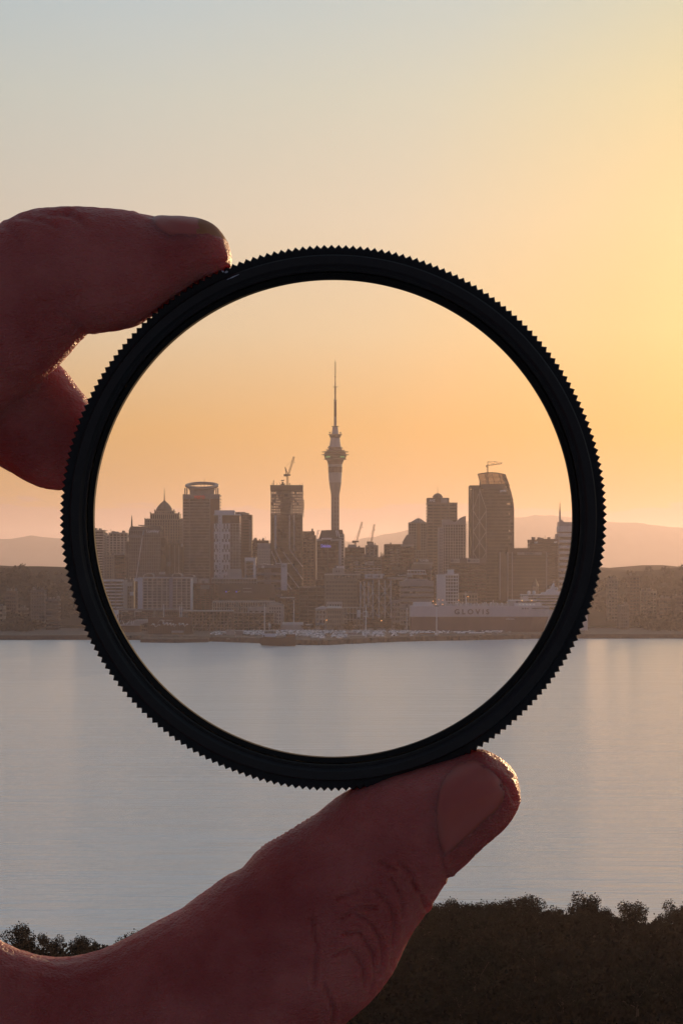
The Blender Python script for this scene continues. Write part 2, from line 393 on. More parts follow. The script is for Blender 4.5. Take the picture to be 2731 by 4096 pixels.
lettering(t, 'Lumley', 586, 636, 2119, 2134, Y, mat('white lettering', (.85,.85,.88), .5, 0, emit=(.9,.9,1), es=.03), bold=.01)
# domed stepped tower
Y = 2650
t = bld('stepped_tower', 'wide stone tower stepping up to a ribbed pointed dome with a thin spire', 578, 731, 2078, Y, 40, 3.4, .3, 15, tan, gl, 1.5, plant=False)
for (a, b, c, d, o) in ((599, 716, 2055, 2077, 4), (615, 695, 2044, 2054, 8)):
    xa, xb = X(a,Y), X(b,Y); n = int((b-a)/8); mb = MB(t)
    mb.box(xa, xb, Y+o, Y+40-o, Z(c,Y)-1, Z(c,Y)+.6)
    for i in range(n+1): xx = xa+(xb-xa-1.2)*i/n; mb.box(xx, xx+1.2, Y+o-.2, Y+40-o+.2, Z(d,Y), Z(c,Y)-.9)
    mb.box(xa-.2, xb+.2, Y+o-.3, Y+40-o+.3, Z(d,Y)-.5, Z(d,Y)+.4)
    mb.build('tier', tan, t)
    MB(t).box(xa+.6, xb-.6, Y+o+.6, Y+39.4-o, Z(d,Y)+.4, Z(c,Y)-1).build('window_band', gl, t)
    q = MB(t)
    for xx in (xa-.4, xb-1.2): q.box(xx, xx+1.6, Y+o, Y+o+1.6, Z(c,Y)+.6, Z(c,Y)+2.2)
    q.build('finial', tan, t)
cx = X(652.5, Y); prof = [(Z(2043,Y), 10.3), (Z(2034,Y), 10.1)]
for k, (py, r) in enumerate(((2031,9.3),(2026,8.4),(2021,7.3),(2016,6.0),(2011,4.6),(2007,3.2),(2003,1.8))):
    prof += [(Z(py+2,Y), r+.6), (Z(py,Y), r)]
MB(t).lathe(cx, Y+18, prof+[(Z(2000,Y),.8)], 16).build('dome', mat('dome copper', (.13,.10,.09), .6, .1), t)
MB(t).lathe(cx, Y+18, [(Z(2001,Y),.8),(Z(1975,Y),.4),(Z(1949,Y),.12)], 8).build('spire', dark, t)
q = MB(t)
for a, b in ((578, 2078), (725, 2078), (590, 2078), (715,2078)): q.box(X(a,Y), X(a+3.5,Y), Y, Y+2, Z(b,Y), Z(b-5.5,Y))
q.build('finial', tan, t)
t = bld('bronze_block', 'bronze glass block with pale piers and two white square letter signs on top', 661, 731, 2176, 2450, 20, 3.8, .16, 7, mat('bronze frame', (.12,.10,.07), .5, .1), gly, .5)
for a in (676, 697, 714): pbox(t, 'pier', a, a+3, 2180, 2345, 2450, .5, offwhite, .6)
for a, c in ((661.5,'G'), (724,'A')):
    s = pbox(t, 'sign_panel', a, a+7.5, 2175, 2187, 2450, .4, white, .5); lettering(t, c, a+1.5, a+6, 2177, 2185, 2449.5, dark)
pbox(t, 'balcony_panel', 661, 684, 2248, 2266, 2450, .6, offwhite, .9)
# round topped tower with a halo
Y = 2550
t = bld('halo_tower', 'tall banded grey tower crowned by a tilted oval ring, red lettering under it', 731, 879, 1980, Y, 36, 3.6, .3, 0, grey, gl, plant=False)
for a, b in ((731,733.5), (757,759), (838,841), (876.5,879)): pbox(t, 'pier', a, b, 1981, 2345, Y, .8, grey, .5)
pbox(t, 'corner_bay', 841.5, 876, 1996, 2345, Y, 1.0, mat('warm brick bay', (.16,.075,.05), .8, .1), .25)
for k in range(29): 
    pass
pbox(t, 'sign_wall', 731.3, 878.6, 1980.5, 1994.5, Y, 1, grey, .6)
cx = X(804,Y); MB(t).lathe(cx, Y+18, [(Z(1980,Y),14.5),(Z(1958,Y),14.5)], 32).build('drum', grey, t)
MB(t).lathe(cx, Y+18, [(Z(1958,Y),15.6),(Z(1953,Y),15.6)], 32).build('drum_rim', offwhite, t)
q = MB(t)
for a in (737, 745, 862, 869.5): q.lathe(X(a,Y), Y+12, [(Z(1981,Y),.75),(Z(1950,Y),.75)], 8)
for a, b in ((775,1940),(802,1936),(830,1940)): pbar(q, (a,b), (a+7,1955), Y+4, .5)
q.build('columns', grey, t)
vs = []; fs = []; n = 64; rx = X(874,Y)-cx; sec = 10
for k in range(n):
    a = 2*math.pi*k/n
    for j in range(sec):
        b = 2*math.pi*j/sec; rr = rx-3.0+2.6*math.cos(b)
        x = cx+rr*math.cos(a); y = Y+18+rr*.95*math.sin(a); zz = Z(1940,Y)+math.sin(a)*3.6+1.9*math.sin(b)
        vs.append((x, y, zz))
for k in range(n):
    for j in range(sec): fs.append((k*sec+j, ((k+1)%n)*sec+j, ((k+1)%n)*sec+(j+1)%sec, k*sec+(j+1)%sec))
MB(t).add(vs, fs).build('halo_ring', mat('halo metal', (.20,.19,.19), .5, .05), t, True)
MB(t).lathe(X(813,Y), Y+20, [(Z(1953,Y),.4),(Z(1912,Y),.12)], 6).build('mast', dark, t)
lettering(t, 'vero', 775, 819, 1982, 1995, Y-.6, mat('red lettering', (.75,.05,.03), .5, 0, emit=(1,.08,.04), es=.12), bold=.012)
# patterned white tower and the brown tower behind it
Y = 2350
t = bld('patterned_tower', 'white apartment tower with staggered dark windows and a solid white corner strip', 856, 960, 2094, Y, 26, 3.3, .12, 0, white, gl, plant=False, cap=False)
pbox(t, 'upper_floors', 857, 959, 2060, 2094, Y+1, 24, gl); pbox(t, 'roof_block', 858, 937, 2041, 2060, Y, 22, white); pbox(t, 'roof_slab', 854, 960, 2057, 2061, Y, 25, white, .6)
pbox(t, 'corner_strip', 873, 888, 2044, 2325, Y, 2, white, .5)
mb = MB(t)
for a, b, st in ((856,872.5,1), (888.5,919,2)):
    xs = np.linspace(X(a,Y), X(b,Y), 2*st+2)
    for r in range(23):
        z1 = Z(2095,Y)-r*3.3*.84*1.0; 
        for c in range(2*st+1):
            if (r//2+c) % 2 == 0 or r % 4 == 3: mb.box(xs[c]+.01, xs[c+1]-.01, Y-.4, Y+.2, z1-2.77, z1)
mb.build('checker_panels', white, t)
mb = MB(t)
for a in (920,931,942,953,958): mb.box(X(a,Y), X(a+1.6,Y), Y-.3, Y+.3, Z(2325,Y), Z(2094,Y))
mb.build('mullions', offwhite, t)
q = MB(t)
for k in range(22): q.box(X(879,Y), X(881,Y), Y-.55, Y-.3, Z(2062+k*12,Y)-1.6, Z(2062+k*12,Y))
q.build('slot_windows', gl, t)
t = bld('brown_tower', 'plain brown apartment tower with sunlit right edge behind the white patterned tower', 930, 1007, 2062, 2500, 24, 3.3, .7, 2, brown, gl, 1.5)
pbox(t, 'penthouse', 937, 995, 2052, 2061, 2502, 20, grey); pbox(t, 'penthouse', 940, 982, 2048, 2052.5, 2503, 16, offwhite)
q = MB(t)
for k in range(24): q.box(X(996,2500), X(1004,2500), 2499, 2500.2, Z(2085+k*5.2,2500), Z(2082+k*5.2,2500))
q.build('balconies', offwhite, t)
t = bld('low_block', 'low dark block with four square chimneys right of the brown tower', 1005, 1073, 2165, 2560, 20, 3.5, .6, 5, brown, gld, .7)
for a in (1014, 1023.5, 1036, 1047): pbox(t, 'chimney', a, a+4.5, 2156, 2165, 2562, 3, brown)
t = bld('white_hotel', 'pale hotel block of small square windows left of the unfinished tower', 1028, 1090, 2198, 2450, 20, 3.2, .5, 9, cream, gl, 1.6)
pbox(t, 'upper_block', 1030, 1085, 2173, 2197, 2452, 16, offwhite)
t = bld('portal_block', 'grey block framed by a pale portal, below the brown tower', 979, 1024, 2233, 2300, 18, 3.6, .3, 0, grey, gld, plant=False)
pbox(t, 'portal_leg', 1013, 1023, 2233, 2316, 2300, 2, white, 1.5); pbox(t, 'portal_lintel', 979, 1013, 2230, 2245, 2300, 2, white, 1.5); pbox(t, 'portal_leg', 979, 984, 2245.5, 2316, 2300, 2, offwhite, 1.5)
# unfinished tower
Y = 2450
t = thing('unfinished_tower', (X(1145,Y), Y+20, ground(Y)-1), 'tall dark tower under construction, upper floors open, white diagonal bracing at its foot', 'building')
xa, xb = X(1082,Y), X(1210,Y)
MB(t).box(xa-.3, xb+.3, Y-.3, Y+38.3, Z(1963,Y), Z(1943,Y)).build('screen', mat('screen sheet', (.09,.06,.05), .8, .15), t)
MB(t).box(xa-.6, xb+.6, Y-.6, Y+38.6, Z(1943,Y), Z(1940,Y)).build('screen_rim', dgrey, t)
MB(t).box(X(1124,Y), X(1164,Y), Y+8, Y+30, ground(Y), Z(1945,Y)).build('core', grey, t)
mb = MB(t); cols = MB(t); rs = random.Random(4)
for k in range(9): 
    z = Z(1975,Y)-k*3.1
    mb.box(xa, xb, Y, Y+38, z-.5, z)
mb.build('floor_slabs', grey, t)
for u in (0, .07, .15, .22, .29, .68, .75, .81, .88, .94, 1):
    xx = xa+(xb-xa-.9)*u
    for yy in (Y+.5, Y+36.5): cols.box(xx, xx+.9, yy, yy+.9, Z(2060,Y), Z(1962.5,Y))
cols.build('columns', grey, t)
q = MB(t)
for k in range(26):
    xx = rs.uniform(xa, xb-3); z = Z(1975,Y)-rs.randint(0,8)*3.1
    q.box(xx, xx+rs.uniform(1.5,4), Y-.2, Y+.1, z, z+rs.choice((1.1, 2.5)))
q.build('guard_netting', dgrey, t)
q = MB(t)
for k in range(6): z = Z(2003+k*9,Y); q.box(xb, xb+1.6, Y+2, Y+6, z, z+.8); q.bar((xb+1.2,Y+2,z-6),(xb+1.2,Y+2,z+2),.3)
q.bar((xb+1.4,Y+2,Z(2040,Y)),(xb+1.4,Y+2,Z(2000,Y)),.5); q.build('hoist', dark, t)
mb = MB(t); H0 = ground(Y)
nf = int((Z(2058,Y)-H0)/3.4)
for k in range(nf): z = Z(2058,Y)-k*3.4; mb.box(xa+.5, xb-.5, Y+.3, Y+37.7, z-.45, z)
mb.build('floor_slabs', dgrey, t)
g = MB(t); z = Z(2058,Y); g.box(xa+.7, xb-.7, Y+.5, Y+37.5, z-3.4, z-.45); me = g.mesh('window_band', gld)
for k in range(nf): inst('window_band', me, t, (0,0,-k*3.4))
q = MB(t)
for a, y2 in ((1099,2196),(1104,2196),(1158,2196),(1176,2203)): pbar(q, (a,2060), (a,y2), Y, .8, .3)
for p, r_ in (((1099,2196),(1125,2253)),((1086,2205),(1105,2252)),((1132,2208),(1211,2318)),((1158,2198),(1211,2268)),((1150,2291),(1202,2360)),((1149,2335),(1186,2384))): pbar(q, p, r_, Y, .85, .5)
q.build('bracing', paint, t)
for a, b in ((1082,1090),(1202,1210)): pbox(t, 'glazed_corner', a, b, 2053 if a<1100 else 2062, 2330, Y, 2, glg, .3)
q = MB(t)
for k in range(16): xx = xa+rs.uniform(0,1)*(xb-xa); q.bar((xx,Y+1,Z(1940,Y)),(xx,Y+1,Z(1940,Y)+rs.uniform(1.5,3)),.3)
q.bar((X(1094,Y),Y+1,Z(1940,Y)),(X(1094,Y),Y+1,Z(1921,Y)),.9); q.build('rebar_posts', dark, t)
q = MB(t); q.box(X(1122,Y),X(1136,Y),Y+8,Y+14,Z(1940,Y),Z(1934,Y)); q.box(X(1126,Y),X(1134,Y),Y+8,Y+12,Z(1934,Y),Z(1926,Y)); q.bar((X(1123,Y),Y+9,Z(1921,Y)),(X(1136,Y),Y+9,Z(1920,Y)),1.2); q.build('placing_boom', dark, t)

def lattice(mb, p, q, w, n, th=.28):
    """square truss between two points"""
    p, q = Vector(p), Vector(q); d = (q-p).normalized(); a = Vector((0,1,0)); b = d.cross(a).normalized(); a = d.cross(b).normalized()
    cs = [(a+b)*w/2, (a-b)*w/2, (-a-b)*w/2, (-a+b)*w/2]
    for c in cs: mb.bar(p+c, q+c, th)
    for k in range(n):
        s0 = p+(q-p)*k/n; s1 = p+(q-p)*(k+1)/n
        for i in range(4): mb.bar(s0+cs[i], s1+cs[(i+1)%4], th*.75)
def luffing_crane(label, base, yb, cab, tip, apex, Y, group=None):
    t = thing('luffing_crane', (X(base,Y), Y+8, Z(yb,Y)), label, 'crane', group)
    red = mat('crane paint', (.16,.07,.04), .6, .1)
    mb = MB(t); lattice(mb, (X(base,Y),Y+8,Z(yb,Y)), (X(base,Y),Y+8,Z(cab[1]+4,Y)), 2.0, 8, .4); mb.build('mast', red, t)
    MB(t).box(X(cab[0]-13,Y), X(cab[0]+2,Y), Y+6, Y+10, Z(cab[1]+5,Y), Z(cab[1]-4,Y)).build('counterweight', dark, t)
    MB(t).box(X(cab[0]+2,Y), X(cab[0]+14,Y), Y+6.5, Y+9.5, Z(cab[1]+3,Y), Z(cab[1]-3,Y)).build('cab', dark, t)
    mb = MB(t); lattice(mb, (X(cab[0]+5,Y),Y+8,Z(cab[1],Y)), (X(tip[0],Y),Y+8,Z(tip[1],Y)), 1.7, 16, .36); mb.build('jib', red, t)
    mb = MB(t); pbar(mb, (cab[0]-2,cab[1]), apex, Y+8, .8); pbar(mb, (cab[0]+5,cab[1]), apex, Y+8, .8); mb.build('a_frame', red, t)
    mb = MB(t); pbar(mb, apex, (tip[0]-4,tip[1]+14), Y+8, .16); pbar(mb, tip, (tip[0]+1.5,tip[1]+22), Y+8, .16); mb.build('cables', dark, t)
    MB(t).box(X(tip[0]+.3,Y), X(tip[0]+2.8,Y), Y+7.5, Y+8.5, Z(tip[1]+25,Y), Z(tip[1]+21,Y)).build('hook_block', dark, t)
luffing_crane('luffing crane with raised jib standing on top of the unfinished tower', 1149, 1940, (1147,1899), (1175,1825), (1140,1868), 2450)
luffing_crane('left hand of two leaning cranes right of the needle tower, its hook hanging free', 1421, 2190, (1421,2166), (1448,2087), (1411,2172), 2650, 'distant cranes behind the low roofs')
luffing_crane('right hand and shorter of two leaning cranes right of the needle tower', 1482, 2185, (1480,2170), (1497,2097), (1468,2168), 2700, 'distant cranes behind the low roofs')
t = bld('brown_office', 'brown office slab with stepped top right behind the unfinished tower', 1196, 1257, 2128, 2620, 24, 3.6, .3, 4, brown, gld, .8)
pbox(t, 'lower_step', 1257.5, 1264, 2141, 2340, 2620, 22, brown)
# office with blue name and light frame
Y = 2350
t = bld('dark_office', 'dark glass office framed in pale bands with a lit blue violet name sign', 1266, 1355, 2164, Y, 30, 3.8, .12, 2, dgrey, gld, .8, cap=False, plant=False)
pbox(t, 'top_band', 1265, 1365, 2156, 2164, Y, 30, offwhite, .3); pbox(t, 'sign_frame', 1285, 1327, 2152, 2158, Y, 3, white, .8)
pbox(t, 'top_window', 1290, 1322, 2159.5, 2167, Y, .5, gl, .7)
pbox(t, 'side_wall', 1355.2, 1365, 2157, 2260, Y+.5, 29, mat('pale side wall', (.45,.44,.46), .6, .1))
MB(t).prism([(X(1274,Y),Z(2156,Y)),(X(1285,Y),Z(2121,Y)),(X(1343,Y),Z(2119,Y)),(X(1359,Y),Z(2156,Y))], Y+4, Y+26).build('plant_screen', dgrey, t)
pbox(t, 'plant_room', 1345, 1370, 2119, 2136, Y+6, 20, brown)
q = MB(t); pbar(q, (1344,2121), (1348,2146), Y, 1.1, -3); pbar(q, (1350,2121), (1358,2150), Y, 1.1, -3); pbar(q, (1269,2124),(1269,2156), Y, .8, -3); pbar(q, (1269,2124),(1279,2122), Y, .8, -3); pbar(q,(1269,2134),(1276,2134),Y,.8,-3); q.build('screen_frame', paint, t)
lettering(t, 'Deloitte', 1284, 1323, 2178, 2190, Y, mat('violet lettering', (.25,.22,.8), .5, 0, emit=(.30,.26,1.0), es=.35), bold=.02)
t = bld('balcony_tower', 'narrow balconied tower with glowing right edge beside the dark office with the violet sign', 1357, 1375, 2138, 2450, 18, 3.2, .3, 2, cream, gl, .6)
q = MB(t)
for k in range(34): q.box(X(1372,2450), X(1379,2450), 2449, 2466, Z(2138+k*4.2,2450)-.4, Z(2138+k*4.2,2450))
q.build('balconies', cream, t)

# ---------------------------------------------------------------- needle tower
Y = 3000; s = Y/F
t = thing('needle_tower', (X(1340.5,Y), Y, ground(Y)-1), 'slender concrete observation tower with flared pod and tall ringed mast, highest in the skyline', 'tower')
cx = X(1340.5, Y)
def lp(name, prof, m, n=32): return MB(t).lathe(cx, Y, [(Z(py,Y), r*s) for py, r in prof], n).build(name, m, t)
conc = mat('tower concrete', (.30,.27,.26), .85, .12); pale = mat('tower cladding', (.50,.47,.47), .6, .06); dk = mat('tower dark band', (.10,.055,.045), .7, .1)
lp('shaft', [(2225,17),(2120,16.4),(1983,16.6),(1975,17.4),(1930.5,24.6)], conc)
lp('collar', [(1930,25),(1905,26.5),(1890.5,27.6)], pale); lp('dark_collar', [(1890,27.4),(1867.5,28.4)], dk); lp('collar', [(1867,28.9),(1857.5,29.0)], pale)
lp('pod_base', [(1857,28.4),(1846,32),(1839,35)], dk); lp('pod_rim', [(1838.5,41),(1837,46.5),(1835.5,46)], conc, 48)
lp('pod_windows', [(1835,41),(1820.5,45.5)], glg, 48); lp('pod_rim', [(1820,52),(1818.5,56),(1817.5,50)], conc, 48)
lp('upper_deck', [(1817,45),(1811,42),(1808.5,38)], dk, 48); lp('deck_railing', [(1808,54),(1807,54.5)], conc, 48)
lp('pod_roof', [(1806.5,38),(1801,31),(1800,27),(1789,24.5)], dk)
lp('cone', [(1788.5,23.8),(1751,18.6)], pale); lp('upper_lookout', [(1750.5,20.5),(1741,24),(1739.5,24.5)], glg); lp('ring_deck', [(1739,27.5),(1737,28.4)], conc)
lp('cone', [(1736.5,14.4),(1707.5,10.6)], pale); lp('ring_deck', [(1707,13),(1704.5,15.6)], conc)
lp('mast', [(1704,5.4),(1666.5,5.4)], conc, 12); lp('mast', [(1666,4.8),(1603.5,4.8)], dk, 12); lp('ring_deck', [(1603,5),(1598.5,7.4)], conc, 16)
lp('mast', [(1598,3.1),(1550.5,2.9)], dk, 10); lp('ring_deck', [(1550,4),(1546.5,8)], conc, 16); lp('mast', [(1546,2.3),(1526,2.2)], dk, 10); lp('mast', [(1525.5,1.6),(1507,1.5)], dk, 8); lp('ring_deck', [(1508,3),(1504,4)], dk, 12)
lp('mast', [(1503.5,1.2),(1446,.9),(1437,.3)], dk, 8)
q = MB(t)
for k in range(14):
    py = 1608+k*4.2; q.lathe(cx, Y, [(Z(py+.7,Y),5.8*s),(Z(py-.7,Y),5.8*s)], 12)
q.build('antenna_hoops', dk, t)
q = MB(t)
for k in range(9): py = 1448+k*6; q.bar((cx-3.2*s,Y,Z(py,Y)),(cx+3.2*s,Y,Z(py,Y)),.25); 
q.bar((cx-3*s,Y,Z(1448,Y)),(cx-3*s,Y,Z(1500,Y)),.22); q.bar((cx+3*s,Y,Z(1448,Y)),(cx+3*s,Y,Z(1500,Y)),.22)
for k in range(5): py = 1555+k*4; q.bar((cx-5*s,Y,Z(py,Y)),(cx+5*s,Y,Z(py,Y)),.3)
q.bar((cx-14*s,Y,Z(1546,Y)),(cx+14*s,Y,Z(1546,Y)),.3)
q.build('dipole_antennas', dark, t)
q = MB(t)
for a, b in ((-27,1791),(27,1792),(-33,1800),(35,1802),(-24,1786),(-21,1731),(21,1732)): q.lathe(cx+a*s, Y-6, [(Z(b+2.5,Y),.4),(Z(b+2.4,Y),1.2),(Z(b-2,Y),1.2),(Z(b-2.2,Y),.4)], 10); q.bar((cx+a*s,Y-6,Z(b+10,Y)),(cx+a*s,Y-6,Z(b,Y)),.4)
q.build('dish_antennas', conc, t)
q = MB(t)
for k in range(-1,2):
    for j in range(13): 
        xx = cx+k*10.5*s; yy = Y-math.sqrt(max(0,(16.6*s)**2-(k*10.5*s)**2))-.12
        q.box(xx-1.6*s, xx+1.6*s, yy-.05, yy+1.5, Z(1990+j*17+11,Y), Z(1990+j*17,Y))
q.build('slot_windows', mat('brown slot glass', (.12,.08,.07), .5, .05), t)  # dull brown panes set on the shaft
q = MB(t)
for sgn in (-1,1):
    for j, (py, rr) in enumerate(((1826,36),(1829,37))):
        for k in range(5):
            xx = cx+sgn*(22+k*3.4)*s; r_ = 43.5*s; yy = Y-math.sqrt(max(0,r_**2-(xx-cx)**2))-.3
            q.box(xx-.35, xx+.35, yy, yy+.4, Z(py+2,Y), Z(py,Y))
q.build('lit_windows', mat('lit green window', (.2,.4,.15), .5, 0, emit=(.45,.9,.35), es=.5), t)

# ---------------------------------------------------------------- city: right half
t = bld('low_block', 'dark flat topped block with pale roof plant under the left leaning crane', 1379, 1458, 2193, 2500, 22, 3.6, .5, 4, brown, gld, 1.0)
pbox(t, 'plant_room', 1392, 1422, 2178, 2192, 2503, 14, offwhite); pbox(t, 'plant_room', 1422.5, 1434, 2187, 2192, 2503, 12, offwhite)
t = bld('low_block', 'narrow grey block with lift housing under the right leaning crane', 1461, 1512, 2184, 2550, 20, 3.4, .45, 3, grey, gld, 1.6)
pbox(t, 'lift_housing', 1475, 1495, 2171, 2183, 2552, 10, offwhite)
t = bld('long_block', 'long pale topped office with scattered white panels in front of the cranes', 1376, 1526, 2232, 2400, 22, 3.8, .35, 9, grey, gld, .6)
pbox(t, 'roof_band', 1375, 1524, 2229, 2240, 2398, 26, tan, .5)
for a, b, c, d in ((1414,1434,2246,2251),(1416,1435,2256,2260),(1469,1495,2246,2251),(1458,1468,2250,2259),(1470,1494,2255,2259),(1416,1523,2273,2276),(1416,1521,2286,2289)): pbox(t, 'white_panel', a, b, c, d, 2400, .4, white, .5)
bld('low_block', 'small plain block in the gap left of the dark long office', 1520, 1540, 2229, 2460, 18, 3.6, .6, 2, brown, gld, 1)
Y = 2450
t = bld('dark_slab', 'long dark office with a sloped white plant screen at its right end', 1537, 1655, 2180, Y, 26, 3.7, .35, 10, brown, gld, .5)
MB(t).prism([(X(1611,Y),Z(2179,Y)),(X(1611,Y),Z(2167,Y)),(X(1627,Y),Z(2139,Y)),(X(1655,Y),Z(2142,Y)),(X(1655,Y),Z(2179,Y))], Y+1, Y+24).build('plant_screen', mat('grey screen', (.20,.19,.19), .7, .06), t)
pbox(t, 'roof_edge', 1602, 1655, 2178, 2186, Y, 1, offwhite, .4)
rs = random.Random(11)
for r_ in range(7):
    for a, b in ((1558,1577),(1582,1600)):
        if rs.random() < .8: pbox(t, 'pale_window_strip', a+rs.uniform(0,3), b-rs.uniform(0,6), 2196+r_*11.4, 2200+r_*11.4, Y, .4, mat('pale strip', (.40,.37,.35), .7, .1), .2)  # pale strips over some of the windows, left out at random
Y = 2700
t = bld('hip_roof_tower', 'octagonal looking tower with glazed hip roof just left of the domed bank tower', 1635, 1711, 2092, Y, 26, 3.4, .28, 8, grey, gl, .8, plant=False)
v = [(X(1641,Y),Y+1,Z(2090,Y)),(X(1703,Y),Y+1,Z(2090,Y)),(X(1703,Y),Y+25,Z(2090,Y)),(X(1641,Y),Y+25,Z(2090,Y)),(X(1668,Y),Y+12,Z(2073,Y)),(X(1680,Y),Y+12,Z(2072,Y))]
MB(t).add(v, [(0,1,5,4),(1,2,5),(2,3,4,5),(3,0,4),(3,2,1,0)]).build('hip_roof', dgrey, t)
q = MB(t)
for k in range(8): q.bar(v[4] if k < 4 else v[5], (X(1641+k*8.8,Y),Y+.8,Z(2090,Y)), .4)
q.bar((X(1674,Y),Y+12,Z(2072,Y)),(X(1674,Y),Y+12,Z(2063,Y)),.3); q.build('roof_ribs', offwhite, t)
pbox(t, 'balcony_stack', 1667, 1681, 2093, 2200, Y, .8, mat('warm brown balcony', (.24,.16,.10), .8, .2), .6)  # one warm brown tone over the whole stack
Y = 2600
t = bld('bank_tower', 'brown banded bank tower with a small dome, mast and white letters on its sign box', 1708, 1829, 2013, Y, 34, 3.7, .42, 0, mat('warm grey band', (.22,.17,.15), .8, .1), gl, plant=False)
for a in (1708.5, 1731, 1761, 1795, 1826): pbox(t, 'pier', a, a+2.5, 2014, 2300, Y, .6, mat('warm grey band', None), .4)
pbox(t, 'sign_box', 1708, 1796, 1991, 2012, Y+1, 24, brown); pbox(t, 'white_panel', 1763, 1790, 1993, 2010, Y+.8, .4, offwhite)
MB(t).lathe(X(1752,Y), Y+14, [(Z(1991,Y),6.0),(Z(1984,Y),5.9),(Z(1977,Y),4.6),(Z(1972,Y),2.2),(Z(1971,Y),.4)], 20).build('dome', mat('dome copper', None), t, True)
q = MB(t); q.lathe(X(1752,Y), Y+14, [(Z(1986,Y),6.3),(Z(1984.5,Y),6.3)], 20); q.lathe(X(1752,Y), Y+14, [(Z(1971,Y),.3),(Z(1945,Y),.12)], 6); q.build('mast', dark, t)
lettering(t, 'ANZ', 1716, 1740, 1997, 2007, Y+1, mat('white lettering', None), bold=.02)
Y = 2400
t = bld('sail_tower', 'cream apartment tower with curved sail top and balconies jutting from its right side', 1770, 1862, 2096, Y, 24, 3.2, .3, 9, mat('pale balcony', (.46,.42,.41), .8, .08), gl, 1.1, plant=False, cap=False)
pbox(t, 'stair_core', 1753, 1770.5, 2110, 2330, Y+.5, 20, mat('pale core', (.44,.41,.41), .8, .08)); pbox(t, 'plant_block', 1769, 1800, 2078, 2096, Y+1, 18, mat('pale core', None))
poly = [(1800,2097),(1800,2080),(1808,2082),(1815,2089),(1824,2086),(1833,2079),(1842,2071),(1852,2066),(1863,2064),(1863,2097)]
MB(t).prism([(X(a,Y),Z(b,Y)) for a, b in poly], Y+.2, Y+20).build('sail_crest', mat('pale core', None), t)
q = MB(t)
for k in range(27): q.box(X(1855,Y), X(1868.5,Y), Y-1, Y+22, Z(2098+k*8.7,Y)-.45, Z(2098+k*8.7,Y))
q.build('balconies', mat('pale core', None), t)
q = MB(t)
for k in range(18):
    for a in (1760, 1766): q.box(X(a,Y), X(a+2.2,Y), Y+.3, Y+.8, Z(2116+k*11.5+5,Y), Z(2116+k*11.5,Y))
q.build('small_windows', gl, t)
# curved office tower with lattice crown
Y = 2350
t = thing('curved_tower', (X(1967,Y), Y+20, ground(Y)-1), 'tall curved glass tower with see through lattice crown and cross braced left wing', 'building')
zg = ground(Y)-1
def redge(py):
    P = [(1890,2018),(1898,2020.5),(1933,2034),(1979,2047),(2015,2054),(2040,2055.5),(2400,2055.5)]
    return float(np.interp(py, [p[0] for p in P], [p[1] for p in P]))
frm = mat('tower spandrel', (.12,.085,.07), .6, .1); pwg = glass('warm office glass', (.035,.026,.022), (.10,.075,.06), .3)
n = 30; py0 = 1950; step = 13.6; rs = random.Random(5)
mb = MB(t); py = py0; bands = []
while py < 2400:
    mb.box(X(1930,Y)+.0, X(redge(py),Y), Y, Y+34, Z(py+4.5,Y), Z(py,Y)); bands.append(py+4.5); py += step
mb.build('wall', frm, t)
for b in bands:
    r_ = redge(b+5); x1 = X(r_,Y)-.4
    gap = rs.choice((0, 9, 14, 22, 30)) if b < 2190 else 0
    xs = X(r_-gap, Y) if gap else x1
    MB(t).box(X(1931,Y), xs, Y+.5, Y+33.5, Z(b+9.1,Y), Z(b,Y)).build('window_band', pwg, t)
    if gap:
        q = MB(t)
        for k in range(6):
            u = xs+(x1-xs)*(k+rs.uniform(0,.4))/5.5; q.box(u, u+rs.uniform(.3,1.6) if k < 5 else u+.5, Y+.5, Y+1.1, Z(b+9.1,Y), Z(b,Y))
        q.build('mullions', frm, t)
pbox(t, 'upper_wall', 1925, 2022, 1936, 1950, Y+.3, 33, frm)
q = MB(t); top = [(1910,1897),(1925,1893.5),(1945,1891),(1966,1890),(1990,1892),(2008,1895.5),(2020.5,1898)]
yy = Y+.3
for a, b in zip(top[:-1], top[1:]): q.bar((X(a[0],Y),yy,Z(a[1],Y)),(X(b[0],Y),yy,Z(b[1],Y)),1.0)
for k in range(5):
    u = k/4; a = 1911+109*u; tp = np.interp(a,[p[0] for p in top],[p[1] for p in top]); b = 1924+(2037-1924)*u
    q.bar((X(a,Y),yy,Z(tp,Y)),(X(b,Y),yy,Z(1943,Y)),.8 if k in (0,4) else .5)
for pyy in (1908,1926):
    u = (pyy-1897)/48; q.bar((X(1911+13*u,Y),yy,Z(pyy,Y)),(X(redge(pyy),Y),yy,Z(pyy,Y)),.35)
for a, b in (((1940,1893),(1960,1940)),((1990,1893),(2028,1935)),((2017,1900),(1984,1940)),((1966,1893),(1940,1938))): q.bar((X(a[0],Y),yy,Z(a[1],Y)),(X(b[0],Y),yy,Z(b[1],Y)),.45)
q.build('lattice_crown', mat('crown steel', (.14,.11,.10), .6, .1), t)
cg = bpy.data.materials.new('tinted crown glass'); cg.use_nodes = True; n_ = cg.node_tree; b_ = n_.nodes['Principled BSDF']; b_.inputs['Base Color'].default_value = (.10,.08,.07,1); b_.inputs['Roughness'].default_value = .1
tr = N(n_, 'ShaderNodeBsdfTransparent'); tr.inputs[0].default_value = (.75,.68,.62,1); ms_ = N(n_, 'ShaderNodeMixShader'); ms_.inputs[0].default_value = .62
n_.links.new(b_.outputs[0], ms_.inputs[1]); n_.links.new(tr.outputs[0], ms_.inputs[2]); n_.links.new(ms_.outputs[0], n_.nodes['Material Output'].inputs[0])
gp = [(X(a,Y),Z(b+1,Y)) for a, b in top]+[(X(2036,Y),Z(1944,Y)),(X(1924,Y),Z(1944,Y))]
